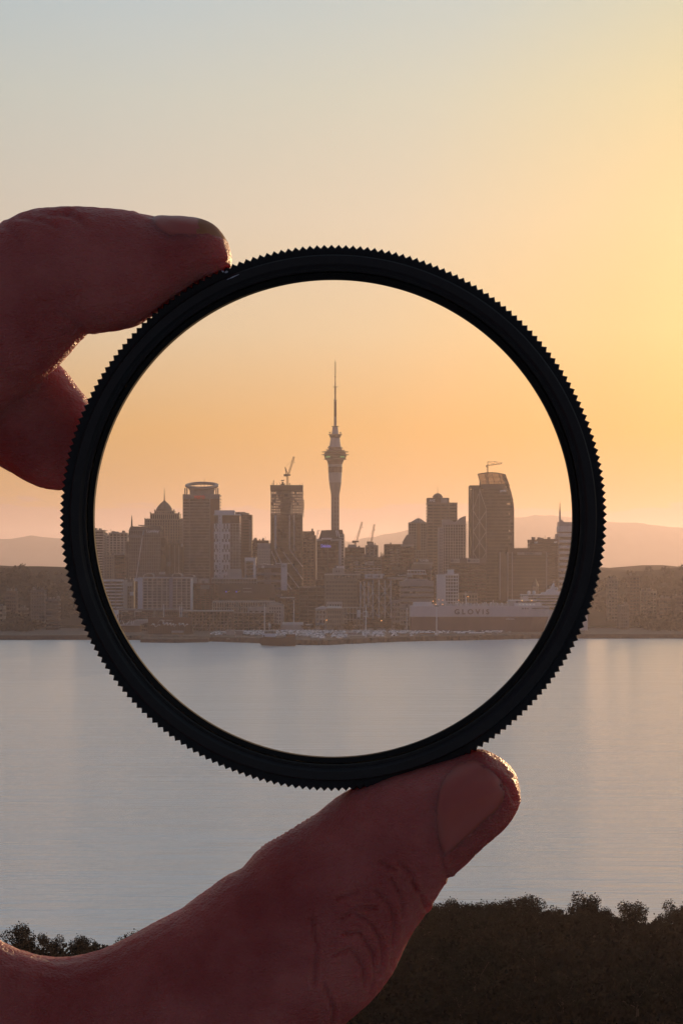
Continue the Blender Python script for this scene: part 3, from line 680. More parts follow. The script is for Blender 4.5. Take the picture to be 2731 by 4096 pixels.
MB(t).prism(gp, Y+.9, Y+1.1).build('crown_glass', cg, t)
ed = [(X(redge(p_),Y),Z(p_,Y)) for p_ in range(1897,2060,6)]+[(X(2055.5,Y),Z(2400,Y))]
MB(t).prism(ed+[(a-1.0,b) for a, b in ed[::-1]], Y-.15, Y+34.2).build('edge_frame', frm, t)
pbox(t, 'wing_wall', 1884, 1930, 1958, 2400, Y+2, 28, pwg); 
MB(t).prism([(X(1917,Y),Z(1960,Y)),(X(1917,Y),Z(1918,Y)),(X(1921,Y),Z(1936,Y)),(X(1943,Y),Z(2032,Y)),(X(1943,Y),Z(2400,Y)),(X(1884,Y),Z(2400,Y)),(X(1884,Y),Z(1960,Y))], Y-.6, Y+1.9).build('curtain_wall', glb if 0 else pwg, t)
mb = MB(t)
for k in range(48): z = Z(1942+k*9.4,Y); mb.box(X(1879,Y), X(1885,Y), Y, Y+28, z-.5, z)
mb.box(X(1879,Y), X(1881,Y), Y, Y+28, zg, Z(1942,Y)); mb.build('balcony_edge', frm, t)
pbox(t, 'wing_top', 1879, 1917, 1941, 1947, Y+1, 26, frm); pbox(t, 'wing_top', 1888, 1917, 1947.5, 1957, Y+3, 20, brown)
q = MB(t)
for a in (1891, 1917, 1943): pbar(q, (a,1958 if a<1940 else 2035), (a,2345), Y, .55, .9)
for k in range(4):
    yb = 2045+k*83
    for p, r_ in (((1893,yb),(1917,yb+40)),((1943,yb),(1917,yb+40)),((1917,yb+40),(1943,yb+80)),((1917,yb+40),(1893,yb+80))): 
        if r_[1] < 2330: pbar(q, p, r_, Y, .6, .9)
pbar(q, (1917,1959), (1943,2035), Y, .6, .9); pbar(q, (1913,1975),(1891,2040), Y, .4, .9)
q.build('cross_bracing', mat('pale brace', (.42,.38,.36), .6, .05), t)
lettering(t, 'pwc', 2000, 2024, 1960, 1970, Y-.0, mat('white lettering', None), bold=.03)
# hammerhead crane on it
t = thing('hammerhead_crane', (X(1953.5,Y), Y+16, Z(1892,Y)), 'thin flat jib crane standing on the lattice crown of the curved tower', 'crane')
red = mat('crane paint', None); y_ = Y+16
q = MB(t); lattice(q, (X(1953.5,Y),y_,Z(1934,Y)), (X(1953.5,Y),y_,Z(1861,Y)), 1.3, 9, .3); q.build('mast', red, t)
q = MB(t); lattice(q, (X(1951,Y),y_,Z(1859,Y)), (X(2011,Y),y_,Z(1851,Y)), .9, 14, .26); q.build('jib', red, t)
q = MB(t)
for a, b in (((1953,1859),(1950,1846)),((1975,1856),(1975,1845)),((1950,1846),(1975,1845)),((1975,1845),(2009,1851)),((1950,1846),(1975,1856)),((1950,1846),(1948,1863)),((1975,1845),(1992,1853))): pbar(q, a, b, y_, .3)
q.build('tie_bars', red, t)
MB(t).box(X(1947.5,Y), X(1952,Y), y_-1, y_+1, Z(1866,Y), Z(1858,Y)).build('counterweight', dark, t)

Y = 2250
t = bld('insurance_block', 'dark brown office with two pale name panels on its roof, before the curved tower', 1800, 1946, 2254, Y, 24, 3.8, .5, 12, brown, gld, .5, plant=False)
pbox(t, 'parapet', 1799, 1945, 2233, 2253, Y, 20, mat('ribbed parapet', (.17,.13,.13), .8, .1), .2)
for a, b in ((1801,1837),(1867,1917)):
    pbox(t, 'sign_panel', a, b, 2235, 2252, Y, .5, offwhite, .8); w_ = b-a
    lettering(t, 'ZURICH', a+w_*.30, b-w_*.08, 2240, 2248, Y-.8, mat('navy lettering', (.06,.06,.10), .6, 0), bold=.02)
    q = MB(t).lathe(X(a+w_*.16,Y), 0, [(0,0),(0,0)], 3) if 0 else MB(t)
    cx = X(a+w_*.16,Y); czz = Z(2243.5,Y); vs = [(cx+1.55*math.cos(k*math.pi/10), Y-1.15, czz+1.55*math.sin(k*math.pi/10)) for k in range(20)]
    vs += [(p[0], Y-.9, p[2]) for p in vs]; q.add(vs, [tuple(range(20))]+[(k, k+20, (k+1)%20+20, (k+1)%20) for k in range(20)]); q.build('round_logo', mat('navy lettering', None), t)
Y = 2300
t = bld('columned_office', 'broad brown office with tall white corner pillars and a pale carved name panel', 2029, 2186, 2210, Y, 28, 3.8, .3, 0, brown, glass('brown glass', (.05,.035,.025), (.09,.07,.05), .25), plant=False)
pbox(t, 'penthouse', 2029, 2117, 2193, 2209, Y+6, 18, brown); pbox(t, 'lift_lobby', 1998, 2029, 2212, 2400, Y+1, 22, brown)
for a in (1997, 2028, 2046, 2183): pbox(t, 'pillar', a, a+4, 2208, 2400, Y, 2, mat('pale pillar', (.40,.36,.36), .7, .05), 1.0)
pbox(t, 'sign_panel', 2068, 2166, 2209, 2220, Y, .5, mat('carved panel', (.36,.31,.30), .8, .35, .6), .6)
lettering(t, 'HSBC', 2098, 2138, 2211, 2218.5, Y-.6, mat('navy lettering', None), bold=.02)
q = MB(t)
for k in range(14): q.bar((X(2034+k*5.6,Y),Y+8,Z(2193,Y)),(X(2034+k*5.6,Y),Y+8,Z(2193-(k*7%5)-1,Y)),.35)
q.build('roof_rails', dark, t)
Y = 2450
t = bld('brown_slab', 'wide plain brown office slab behind the columned office, faint letters at its top', 2117, 2232, 2162, Y, 26, 3.7, .8, 0, brown, gld)
pbox(t, 'penthouse', 2150, 2224, 2156, 2161, Y+3, 20, brown)
lettering(t, 'AMP', 2135, 2151, 2166, 2174, Y, mat('white lettering', None), bold=.02); lettering(t, 'AMP', 2214, 2228, 2165, 2173, Y, mat('white lettering', None), bold=.02)
Y = 2500
t = bld('white_striped_tower', 'white and brown striped tower with stout spire at the right inner ring edge', 2236, 2345, 2136, Y, 30, 6.6, .5, 0, white, gld, plant=False)
pbox(t, 'upper_block', 2234, 2340, 2104, 2127, Y, 26, white); pbox(t, 'upper_windows', 2236, 2338, 2127.5, 2136, Y+1, 24, brown); pbox(t, 'top_block', 2236, 2336, 2088, 2103.5, Y+2, 22, mat('pale core', None))
pbox(t, 'stair_bay', 2224, 2235.5, 2136, 2400, Y+1, 16, mat('pale core', None))
q = MB(t)
for k in range(18): q.box(X(2227,Y), X(2231,Y), Y+.7, Y+1.2, Z(2150+k*12,Y), Z(2143+k*12,Y))
q.build('stair_windows', gl, t)
MB(t).prism([(X(a,Y),Z(b,Y)) for a, b in ((2238,2089),(2238,2045),(2240,2042),(2243,2043),(2244,2076),(2254,2084),(2254,2089))], Y+3, Y+8).build('fin', mat('pale core', None), t)
MB(t).lathe(X(2240.5,Y), Y+5, [(Z(2045,Y),.6),(Z(2009,Y),.2)], 8).build('spire', dark, t)
# ---------------------------------------------------------------- city: front rows
QZ = SEA+4.0
Y = 2200
t = bld('striped_block', 'low white striped office at the far left with bright floor edges', 340, 486, 2322, Y, 22, 3.25, .32, 0, white, gly, zbase=QZ, plant=False)
for a in (404, 443, 462): pbox(t, 'pier', a, a+1.6, 2324, 2440, Y, .3, tan, .1)
t = bld('stepped_block', 'beige stepped block between the white striped office and the large gridded hotel', 487, 535, 2326, 2260, 22, 3.4, .5, 6, tan, gl, 1.3, zbase=QZ)
pbox(t, 'stair_tower', 487, 508, 2320, 2440, 2258, 6, cream); pbox(t, 'gable', 508, 528, 2330, 2345, 2258, 8, cream)
pbox(t, 'balcony', 519, 534, 2368, 2383, 2257, 2, white, 1)
t = bld('brown_block', 'thin dark block peeping out left of the white hotel end wall', 534, 552, 2326, 2280, 20, 3.6, .4, 2, brown, gld, zbase=QZ)
t = bld('gridded_hotel', 'wide white gridded hotel with blank end wall and three barrel vaulted roofs', 570, 765, 2313, Y, 24, 2.95, .26, 10, cream, gl, .85, zbase=QZ, plant=False)
pbox(t, 'end_wall', 551, 570, 2313, 2440, Y, 24, mat('bluish white wall', (.60,.62,.68), .7, .05), .4); pbox(t, 'end_canopy', 537, 551, 2313, 2325, Y, 22, white)
pbox(t, 'lift_shaft', 677, 691, 2311, 2440, Y, 3, mat('violet grey wall', (.24,.23,.30), .7, .05), .8)
pbox(t, 'roof_edge', 551, 765, 2309.5, 2313, Y, 25, white, .8); pbox(t, 'right_edge', 761, 766, 2311, 2440, Y, 24, white, .5)
for a, b, tp in ((572,617,2293), (686,728,2291.5), (724,778,2298)):
    r_ = (X(b,Y)-X(a,Y)); hh = Z(tp,Y)-Z(2309.5,Y); n_ = 12
    poly = [(X(a,Y)+r_*.5-r_*.5*math.cos(math.pi*k/n_), Z(2309.5,Y)+hh*math.sin(math.pi*k/n_)**.6) for k in range(n_+1)]
    MB(t).prism(poly, Y+3, Y+20).build('vaulted_roof', offwhite, t)
    poly2 = [(X(a,Y)+r_*.5-r_*.40*math.cos(math.pi*k/n_), Z(2309.5,Y)+.2+hh*.78*math.sin(math.pi*k/n_)**.6) for k in range(n_+1)]
    MB(t).prism(poly2, Y+2.6, Y+3.1).build('vault_window', gl, t)
pbox(t, 'roof_plant', 636, 658, 2288, 2298, Y+6, 10, offwhite); pbox(t, 'roof_plant', 617, 690, 2296, 2309, Y+8, 8, dgrey)
t = bld('louvred_block', 'dark red brown block with fine horizontal lines right of the gridded hotel', 767, 858, 2337, 2235, 22, 1.9, .45, 5, mat('red brown louvre', (.13,.07,.055), .8, .15), gld, zbase=QZ)
pbox(t, 'roof_box', 794, 832, 2315, 2335, 2238, 12, offwhite); pbox(t, 'roof_frame', 766, 788, 2311, 2335, 2237, 2, offwhite); pbox(t, 'skylight', 802, 838, 2340, 2357, 2235, .5, steel, .3)
t = bld('terminal_building', 'long low dark terminal in front of the white gridded hotel', 462, 735, 2443, 2130, 24, 4.4, .3, 34, mat('terminal frame', (.14,.10,.10), .8, .2), gld, .4, zbase=QZ, plant=False)
pbox(t, 'roof_edge', 440, 736, 2437, 2442, 2128, 28, grey)
for a, b in ((486,512),(538,566),(615,622)): pbox(t, 'light_panel', a, b, 2443, 2448, 2129, .5, offwhite, .5); pbox(t, 'light_post', a, a+3, 2448, 2470, 2129, .5, offwhite, .5)
q = MB(t)
for a, b in ((562,575),(585,604),(690,716)): q.box(X(a,2128),X(b,2128),2126,2128,Z(2482,2128),Z(2478,2128))
q.build('canopy', grey, t)
t = bld('white_annexe', 'small pale annexe low at the left inner edge of the ring', 430, 468, 2445, 2110, 16, 8, .5, 1, mat('bluish white wall', None), gld, 3, zbase=QZ)
# cloud like shed
Y = 2070
t = thing('canopy_shed', (X(540,Y), Y, QZ), 'low white canopy shed with slanting struts at the left end of the quay', 'shed')
MB(t).prism([(X(470,Y),Z(2502,Y)),(X(490,Y),Z(2496,Y)),(X(528,Y),Z(2486,Y)),(X(540,Y),Z(2481,Y)),(X(588,Y),Z(2480,Y)),(X(604,Y),Z(2488,Y)),(X(560,Y),Z(2496,Y)),(X(562,Y),Z(2502,Y))], Y, Y+22).build('roof', offwhite, t)
pbox(t, 'roof_edge', 400, 562, 2500.5, 2502.5, Y, 24, white, .8); pbox(t, 'wall', 405, 560, 2503, 2532, Y+2, 20, brown)
q = MB(t)
for a, b, c in ((470,484,2483),(498,490,2482),(501,505,2482),(508,526,2483),(518,532,2484)): pbar(q, (a if a<500 else b,c if 0 else 2501),(b if a<500 else a+18,2483), Y, .5, 1)
q.build('struts', paint, t)
# pier building
Y = 2000
t = thing('pier_building', (X(685,Y), Y+10, QZ), 'dark old wharf building under white wavy roof canopies on its own pier', 'building')
pbox(t, 'wall', 592, 768, 2500, 2534, Y, 22, brown); pbox(t, 'lower_wall', 582, 768, 2534.5, 2556, Y-1, 22, mat('dark wharf wall', (.05,.032,.028), .9, .25))
pbox(t, 'tan_shed', 687, 736, 2528, 2553, Y-4, 5, mat('ochre shed', (.20,.15,.07), .8, .15), .1); pbox(t, 'shed_fascia', 686, 734, 2524, 2531, Y-5, 6, offwhite)
q = MB(t)
for k in range(26): q.box(X(594+k*6.7,Y), X(595.6+k*6.7,Y), Y-.2, Y, Z(2534,Y), Z(2505,Y))
q.build('wall_ribs', mat('dark wharf wall', None), t)
rs = random.Random(3)
for a, b, yy in ((605,640,2497),(650,664,2491),(664,678,2492),(678,692,2494),(690,704,2497),(714,724,2494),(726,750,2495)):
    n_ = 8; w_ = X(b,Y)-X(a,Y); poly = []
    for k in range(n_+1): u = k/n_; poly.append((X(a,Y)+w_*u, Z(yy+2+4*u,Y)+1.1*math.sin(u*9)))
    poly += [(p[0], p[1]-.55) for p in poly[::-1]]
    MB(t).prism(poly, Y-1, Y+9).build('roof_canopy', white, t)
poly = [(X(630,Y)+2.8*(1-math.cos(math.pi*k/12)), Z(2494,Y)+3.2*math.sin(math.pi*k/12)) for k in range(13)]
poly += [(X(630,Y)+.5+2.3*(1-math.cos(math.pi*k/12)), Z(2494,Y)+2.5*math.sin(math.pi*k/12)) for k in range(13)][::-1]
MB(t).prism(poly, Y+3, Y+8).build('roof_arch', offwhite, t)
pbox(t, 'back_wall', 592, 768, 2470, 2499, Y+12, 12, mat('dark red wall', (.10,.05,.045), .85, .15))
q = MB(t)
for a in (646,650,654,661,665,669,674,679,684): q.box(X(a,Y),X(a+2.6,Y),Y+11.6,Y+12,Z(2485,Y),Z(2481,Y))
q.build('windows', offwhite, t)
mbp = MB(); mbp.slab([(X(540,1920),2015),(X(556,1880),1893),(X(700,1880),1880),(X(826,1880),1898),(X(842,1940),2015)], SEA-2, SEA+3.2)
struct('pier', mbp, rock)
# open framed car park
Y = 2120
def frame(name, label, x0, x1, yt, Y, dep, fh, nb, m, cat='building'):
    xa, xb = X(x0,Y), X(x1,Y); zt = Z(yt,Y); n = max(1, round((zt-QZ)/fh)); fh = (zt-QZ)/n
    t = thing(name, ((xa+xb)/2, Y+dep/2, QZ), label, cat)
    mb = MB(t)
    for k in range(n): mb.box(xa, xb, Y, Y+dep, zt-k*fh-.5, zt-k*fh)
    mb.build('deck', m, t)
    mb = MB(t)
    for i in range(nb+1):
        xx = xa+(xb-xa-.6)*i/nb
        for yy in (Y-.15, Y+dep*.5, Y+dep-.5): mb.box(xx, xx+.55, yy, yy+.6, QZ, zt-.02)
    mb.build('columns', m, t)
    MB(t).box(xa+3, xb-3, Y+dep*.6, Y+dep-1, QZ, zt-.6).build('inner_wall', gld, t)
    return t
t = frame('parking_deck', 'long open parking deck of four bare concrete levels behind the parked cars', 736, 925, 2447, Y, 26, 3.4, 13, mat('bare frame', (.24,.19,.17), .85, .2))
pbox(t, 'roof_slab', 730, 930, 2443, 2446.5, Y-2, 30, offwhite)
q = MB(t)
for k in range(5): a = 770+k*30; pbar(q, (a,2520),(a+18,2490), Y, .4, 1)
q.build('braces', offwhite, t)
t = frame('parking_deck', 'sloping ramped parking deck continuing right towards the white heritage house', 928, 1104, 2452, 2125, 24, 3.2, 8, mat('bare frame', None))
t = bld('heritage_house', 'white four storey heritage house with square windows and hipped roof behind the ramped deck', 1066, 1134, 2424, 2180, 20, 3.6, .42, 7, cream, gl, 1.5, zbase=QZ, plant=False)
v = [(X(1060,2180),2179,Z(2422,2180)),(X(1135,2180),2179,Z(2422,2180)),(X(1135,2180),2201,Z(2422,2180)),(X(1060,2180),2201,Z(2422,2180)),(X(1084,2180),2190,Z(2408,2180)),(X(1108,2180),2190,Z(2410,2180))]
MB(t).add(v, [(0,1,5,4),(1,2,5),(2,3,4,5),(3,0,4),(3,2,1,0)]).build('hipped_roof', rfm, t)
t = bld('shed_block', 'low white roofed sheds on top of the quay left of the heritage house', 990, 1065, 2433, 2170, 16, 5, .5, 3, offwhite, gld, 2, zbase=QZ); pbox(t, 'roof_step', 1020, 1058, 2425, 2432, 2172, 10, grey)
t = bld('colonnade_block', 'low block with a white pillared front below the long ribbed building', 849, 1097, 2408, 2210, 20, 5.2, .1, 26, cream, gld, .7, zbase=QZ, plant=False)
t = bld('ribbed_block', 'long dark ribbed building carrying two small bright logos', 870, 1098, 2338, 2262, 22, 9, .5, 44, mat('ribbed cladding', (.11,.085,.08), .8, .2), gld, .3, zbase=QZ, plant=False, cap=False)
pbox(t, 'upper_wall', 869, 1098, 2336, 2375, 2261, 20, mat('ribbed cladding', None), .3)
for a, c in ((902,'logo_violet'),(943,'logo_pale')): 
    pbox(t, 'logo_block', a, a+5, 2364, 2370, 2261, .3, mat('violet lettering', None), .7)
    q = MB(t); pbar(q, (a+7,2369), (a+18,2364), 2261, .9, .8); q.build('logo_stroke', mat('yellow stroke', (.5,.38,.08), .6, 0), t)
pbox(t, 'white_rail', 972, 1007, 2353, 2354.5, 2261, .3, white, .7); pbox(t, 'white_rail', 972, 1007, 2367, 2368.5, 2261, .3, white, .7)
t = bld('brick_block', 'plain dark brick block filling the gap under the patterned white tower', 845, 872, 2345, 2255, 20, 4, .6, 2, brown, gld, zbase=QZ)
t = bld('podium', 'open podium of three thin white decks under the patterned white tower', 846, 1027, 2314, 2285, 22, 4.2, .1, 16, offwhite, gl, .4, zbase=QZ, plant=False)
for b in (2315, 2328, 2340.5): pbox(t, 'white_rail', 846, 1027, b, b+1.4, 2285, .5, white, .8)
pbox(t, 'stair_core', 910, 965, 2278, 2313, 2288, 12, offwhite)
t = bld('curved_hotel', 'striped hotel block with thin wavy roof and a tall pale sign column on its right', 1028, 1126, 2262, 2300, 22, 7.4, .35, 0, mat('violet grey band', (.27,.24,.26), .7, .1), gld, plant=False)
pbox(t, 'sign_column', 1124, 1148, 2256, 2362, 2300, 6, mat('bluish white wall', None), 1.4); pbox(t, 'roof_slab', 1101, 1158, 2252.5, 2256, 2298, 14, white)
q = MB(t)
for k in range(5): a = 1041+k*10; q.box(X(a,2299),X(a+9,2299),2298,2310,Z(2258,2299)+.6*math.sin(k*1.5),Z(2256,2299)+.6*math.sin(k*1.5))
q.build('wavy_roof', white, t)
for k in range(9): pbox(t, 'fin', 1057+k*3.2, 1058+k*3.2, 2276, 2336, 2300, .5, mat('violet grey wall', None), .4)
lettering(t, 'SO/', 1047, 1058, 2263, 2272, 2299.5, mat('white lettering', None), bold=.02); lettering(t, 'SO/', 1129, 1142, 2261, 2269, 2298.3, mat('navy lettering', None))
t = bld('dark_mall', 'wide featureless dark block between the white sign column and the pale stone office', 1197, 1300, 2350, 2235, 24, 4, .2, 3, dgrey, gld, .5, zbase=QZ, plant=False)
pbox(t, 'roof_edge', 1212, 1242, 2347, 2350, 2234, 10, grey)
t = bld('dark_offices', 'very dark office block under the violet lit sign', 1150, 1240, 2362, 2262, 20, 3.8, .25, 8, brown, gld, .5, zbase=QZ)
pbox(t, 'canopy', 1120, 1178, 2390, 2393, 2240, 12, white)
t = bld('dark_offices', 'broad dark office base directly below the dark glass office', 1262, 1380, 2322, 2320, 20, 3.8, .25, 8, brown, gld, .5)
t = bld('stone_office', 'pale stone office with rows of small windows and tall paired openings on top', 1298, 1441, 2318, 2200, 24, 3.9, .45, 24, tan, gl, .9, zbase=QZ, plant=False)
pbox(t, 'cornice', 1297, 1442, 2295, 2301, 2199, 26, cream); pbox(t, 'upper_wall', 1298, 1336, 2301.2, 2317.5, 2200, 24, tan)
pbox(t, 'upper_wall', 1424, 1441, 2301.2, 2317.5, 2200, 24, tan); pbox(t, 'upper_windows', 1336, 1424, 2301.5, 2317.5, 2201, 22, gld)
q = MB(t)
for k in range(16): q.box(X(1337+k*5.8,2200),X(1338.6+k*5.8,2200),2200,2200.8,Z(2317.5,2200),Z(2301.3,2200))
q.build('mullions', cream, t)
t = bld('turret_block', 'small white rooftop tower block behind the pale stone office', 1330, 1372, 2276, 2290, 16, 3.6, .5, 4, offwhite, gl, 1.6); pbox(t, 'top_block', 1344, 1378, 2264, 2276, 2292, 10, white)
# braced dark block
Y = 2180
t = bld('braced_block', 'dark block wrapped in tall white posts with zigzag bracing and two name panels on top', 1430, 1572, 2318, Y+1, 24, 4, .1, 0, brown, gld, zbase=QZ, plant=False)
q = MB(t)
xs = [1441, 1457, 1473, 1491, 1515, 1539, 1563]
for i, a in enumerate(xs): pbar(q, (a, 2320 if i>2 else 2326), (a, 2474 if i>2 else 2430), Y, .75, 1.2)
q.build('posts', paint, t)
q = MB(t)
for i, (a, b) in enumerate(zip(xs[:-1], xs[1:])):
    for k in range(2 if b < 1480 else 4):
        y0 = 2331+k*35
        if (i+k) % 2 == 0: pbar(q, (a,y0), (b,y0+35), Y, .38, 1.3)
        else: pbar(q, (b,y0), (a,y0+35), Y, .38, 1.3)
        if i in (1,3) and k % 2 == 0: pbar(q, (b,y0), (a,y0+35), Y, .38, 1.3)
q.build('zigzag_braces', paint, t)
pbox(t, 'sign_panel', 1459, 1530, 2296, 2314, Y+2, 1, white); pbox(t, 'sign_panel', 1530.5, 1538, 2295, 2305, Y+4, 1, offwhite)
for a in (1468, 1499):
    lettering(t, 'ASB', a, a+13, 2302, 2309, Y+2, mat('navy lettering', None), bold=.01)
    q = MB(t).lathe(X(a+18,Y), Y+1.9, [(Z(2310,Y),.8),(Z(2305,Y),.9),(Z(2302,Y),.5),(Z(2299,Y),.7)], 8); q.build('emblem', mat('navy lettering', None), t)
# stepped pale ship like office
Y = 2205
t = bld('terraced_office', 'pale office of overhanging horizontal bands with stepped top, left of the cargo ship', 1599, 1733, 2333, Y, 26, 5.2, .62, 0, mat('pale lilac band', (.40,.37,.38), .7, .06), gld, zbase=QZ, plant=False)
MB(t).prism([(X(a,Y),Z(b,Y)) for a, b in ((1597,2326),(1614,2324),(1628,2316),(1706,2316),(1716,2323),(1734,2325),(1733,2330),(1598,2330))], Y-.6, Y+22).build('sloped_roof', mat('pale lilac band', None), t)
pbox(t, 'upper_storey', 1628, 1650, 2295, 2308, Y+2, 14, offwhite); pbox(t, 'upper_storey', 1650, 1702, 2301, 2309, Y+2, 14, gld); pbox(t, 'upper_slab', 1628, 1706, 2294, 2298, Y+1, 16, white); pbox(t, 'upper_slab', 1630, 1700, 2280, 2284, Y+2, 14, white)
q = MB(t)
for a in (1631, 1641, 1656, 1667, 1678, 1690, 1700): q.box(X(a,Y),X(a+1.6,Y),Y+2,Y+3,Z(2295,Y),Z(2283,Y))
q.build('roof_posts', white, t)
q = MB(t)
for k in range(10):
    for j in range(1): q.box(X(1602+k*13.8,Y),X(1602.7+k*13.8,Y),Y-.35,Y-.1,QZ,Z(2334,Y))
q.build('band_joints', grey, t)
for k in range(5): pbox(t, 'roof_vent', 1667+k*7, 1670+k*7, 2319, 2322.5, Y-.7, .5, dark, .2)
t = bld('brown_block', 'dark brown office block squeezed behind the terraced pale office', 1549, 1628, 2282, 2300, 22, 3.7, .4, 9, brown, gld, .5)
pbox(t, 'pale_base', 1549, 1628, 2309, 2318, 2299, 4, offwhite)
lettering(t, 'HUAWEI', 1590, 1624, 2298, 2304, 2299.8, mat('white lettering', None))
t = bld('name_block', 'dark office whose roof box carries a lit white name with a small shield', 1636, 1738, 2250, 2360, 20, 3.8, .4, 6, brown, gld, .8, plant=False)
pbox(t, 'sign_box', 1652, 1732, 2236, 2249.5, 2360, 14, dgrey, .3); pbox(t, 'pale_band', 1652, 1732, 2249.7, 2257, 2360, 12, offwhite, .5); pbox(t, 'wall_panel', 1645, 1722, 2257.5, 2275, 2360, .4, tan, .4)
lettering(t, 'TOWER', 1676, 1714, 2238, 2247, 2359.6, mat('white lettering', None), bold=.01); pbox(t, 'shield', 1664, 1671, 2237, 2247, 2359.5, .3, mat('yellow stroke', None))
pbox(t, 'white_edge', 1722, 1725, 2258, 2330, 2360, 1, offwhite, .5)
t = bld('white_apartments', 'white slab of flats with blank left wall and gridded balconies, above the cargo ship', 1780, 1833, 2299, 2180, 22, 3.2, .28, 5, white, gl, .7, zbase=QZ, plant=False)
pbox(t, 'blank_wall', 1748, 1780, 2298, 2440, 2180, 22, white, .2); pbox(t, 'lift_housing', 1790, 1815, 2278, 2297, 2184, 10, white)
t = bld('low_flats', 'small low cream building just above the cargo ship deck', 1836, 1910, 2377, 2190, 18, 3.6, .35, 6, tan, gl, 1, zbase=QZ)
t = thing('clock_turret', (X(2141,2190), 2194, QZ), 'old pointed turret rising above the cruise ship deck', 'tower')
Y = 2190; MB(t).box(X(2131,Y),X(2153,Y),Y,Y+5.4,QZ,Z(2345,Y)).build('wall', tan, t)
MB(t).lathe(X(2142,Y), Y+2.7, [(Z(2346,Y),3.2),(Z(2334,Y),2.4),(Z(2325,Y),1.3),(Z(2312,Y),.2)], 12).build('spire', mat('dome copper', None), t)
q = MB(t)
for a in (2134, 2140, 2146): q.box(X(a,Y),X(a+3,Y),Y-.15,Y+.1,Z(2372,Y),Z(2354,Y))
q.build('louvres', dark, t)
t = bld('quay_hall', 'pale roofed two storey hall with arched gable at the quay, right of the dark mall', 1306, 1370, 2436, 2105, 18, 4.2, .42, 9, tan, gl, 1.0, zbase=QZ, plant=False)
v = [(X(1304,2105),2104,Z(2434,2105)),(X(1372,2105),2104,Z(2434,2105)),(X(1372,2105),2124,Z(2434,2105)),(X(1304,2105),2124,Z(2434,2105)),(X(1312,2105),2114,Z(2424,2105)),(X(1362,2105),2114,Z(2426,2105))]
MB(t).add(v, [(0,1,5,4),(1,2,5),(2,3,4,5),(3,0,4),(3,2,1,0)]).build('roof', offwhite, t)
t = bld('quay_hall', 'small white gabled hall left of the larger pale roofed hall', 1262, 1304, 2436, 2110, 16, 5, .4, 3, offwhite, gld, 1, zbase=QZ, plant=False)
MB(t).prism([(X(a,2110),Z(b,2110)) for a, b in ((1258,2436),(1276,2429),(1290,2424),(1306,2430),(1308,2436))], 2109, 2126).build('roof', white, t)
t = bld('white_house', 'white gabled house row in front of the pale stone office', 1306, 1368, 2412, 2150, 14, 3.6, .4, 6, cream, gl, 1, zbase=QZ, plant=False)
t = frame('steel_frame', 'low open frame with pale upper beam in front of the stone office', 1372, 1454, 2430, 2120, 16, 5.5, 6, offwhite)
pbox(t, 'stair_block', 1428, 1442, 2440, 2470, 2119, 6, white); pbox(t, 'poster', 1452, 1471, 2445, 2468, 2100, 1, white); pbox(t, 'poster_frame', 1455, 1467, 2449, 2463, 2099.5, .5, mat('dark red wall', None), .2)
t = bld('lilac_shed', 'low lilac grey shed between the white posts and the terraced office', 1566, 1600, 2405, 2175, 16, 5, .4, 3, mat('violet grey band', None), gld, .8, zbase=QZ)
t = bld('quay_office', 'low grey building with mixed panels behind the cargo ship stern', 1600, 1660, 2434, 2150, 14, 4, .4, 5, grey, gld, 1, zbase=QZ)

# ---------------------------------------------------------------- cargo ship
Y = 2085
t = thing('cargo_ship', (X(1925,Y), Y+14, SEA), 'huge slab sided cargo ship with pale topsides, dark lower hull and big letters', 'ship')
def hull(yt, yb, m, name, xl, xr_t, xr_b, off=0, z=None):
    """slab sided hull with rounded stern and a flared bow at the right"""
    B = 30; vs = []; n = 20; lv = [0,.25,.5,.75,1]
    for u in lv:
        py = yb+(yt-yb)*u; xr = xr_b+(xr_t-xr_b)*u; x0, x1 = X(xl,Y), X(xr,Y); z_ = Z(py,Y); ring = []
        bow = 26
        side = [(x0, 0), (x0-1.2, 4), (x0-1.2, B-4), (x0, B)]
        top = [(x1-bow+bow*math.sin(a*math.pi/2/8), B-(B/2)*(1-math.cos(a*math.pi/2/8))) for a in range(9)]
        bot = [(x1-bow+bow*math.sin(a*math.pi/2/8), (B/2)*(1-math.cos(a*math.pi/2/8))) for a in range(8,-1,-1)]
        ring = side[::1]+top+bot[1:]
        vs.append([(a, Y+b, z_) for a, b in ring])
    k = len(vs[0]); fl = [p for r_ in vs for p in r_]; fs = []
    for i in range(len(lv)-1):
        for j in range(k): fs.append((i*k+j, i*k+(j+1)%k, (i+1)*k+(j+1)%k, (i+1)*k+j))
    fs.append(tuple(range(k))); fs.append(tuple((len(lv)-1)*k+j for j in range(k))[::-1])
    return MB(t).add(fl, fs).build(name, m, t)
hull(2468, 2548, mat('dark hull paint', (.09,.045,.075), .5, .15, streak=1), 'lower_hull', 1647, 2199, 2172)
hull(2425, 2467.7, mat('lilac hull paint', (.62,.58,.62), .5, .07, streak=1), 'topsides', 1646, 2204, 2199.5)
lettering(t, 'G L O V I S', 1817, 1956, 2437, 2458, Y, mat('plum lettering', (.10,.05,.06), .6, 0), bold=.02)
lettering(t, 'GLOVIS CARAVEL', 2023, 2057, 2474.5, 2479, Y, mat('white lettering', None))
pbox(t, 'deck_house', 2033, 2106, 2404, 2425, Y+3, 22, offwhite); pbox(t, 'bridge', 2056, 2166, 2411, 2425, Y+2, 24, white); pbox(t, 'bridge_roof', 2038, 2152, 2400, 2404, Y+3, 22, white)
pbox(t, 'bridge_windows', 2062, 2140, 2406, 2410.8, Y+3, 22, gld)
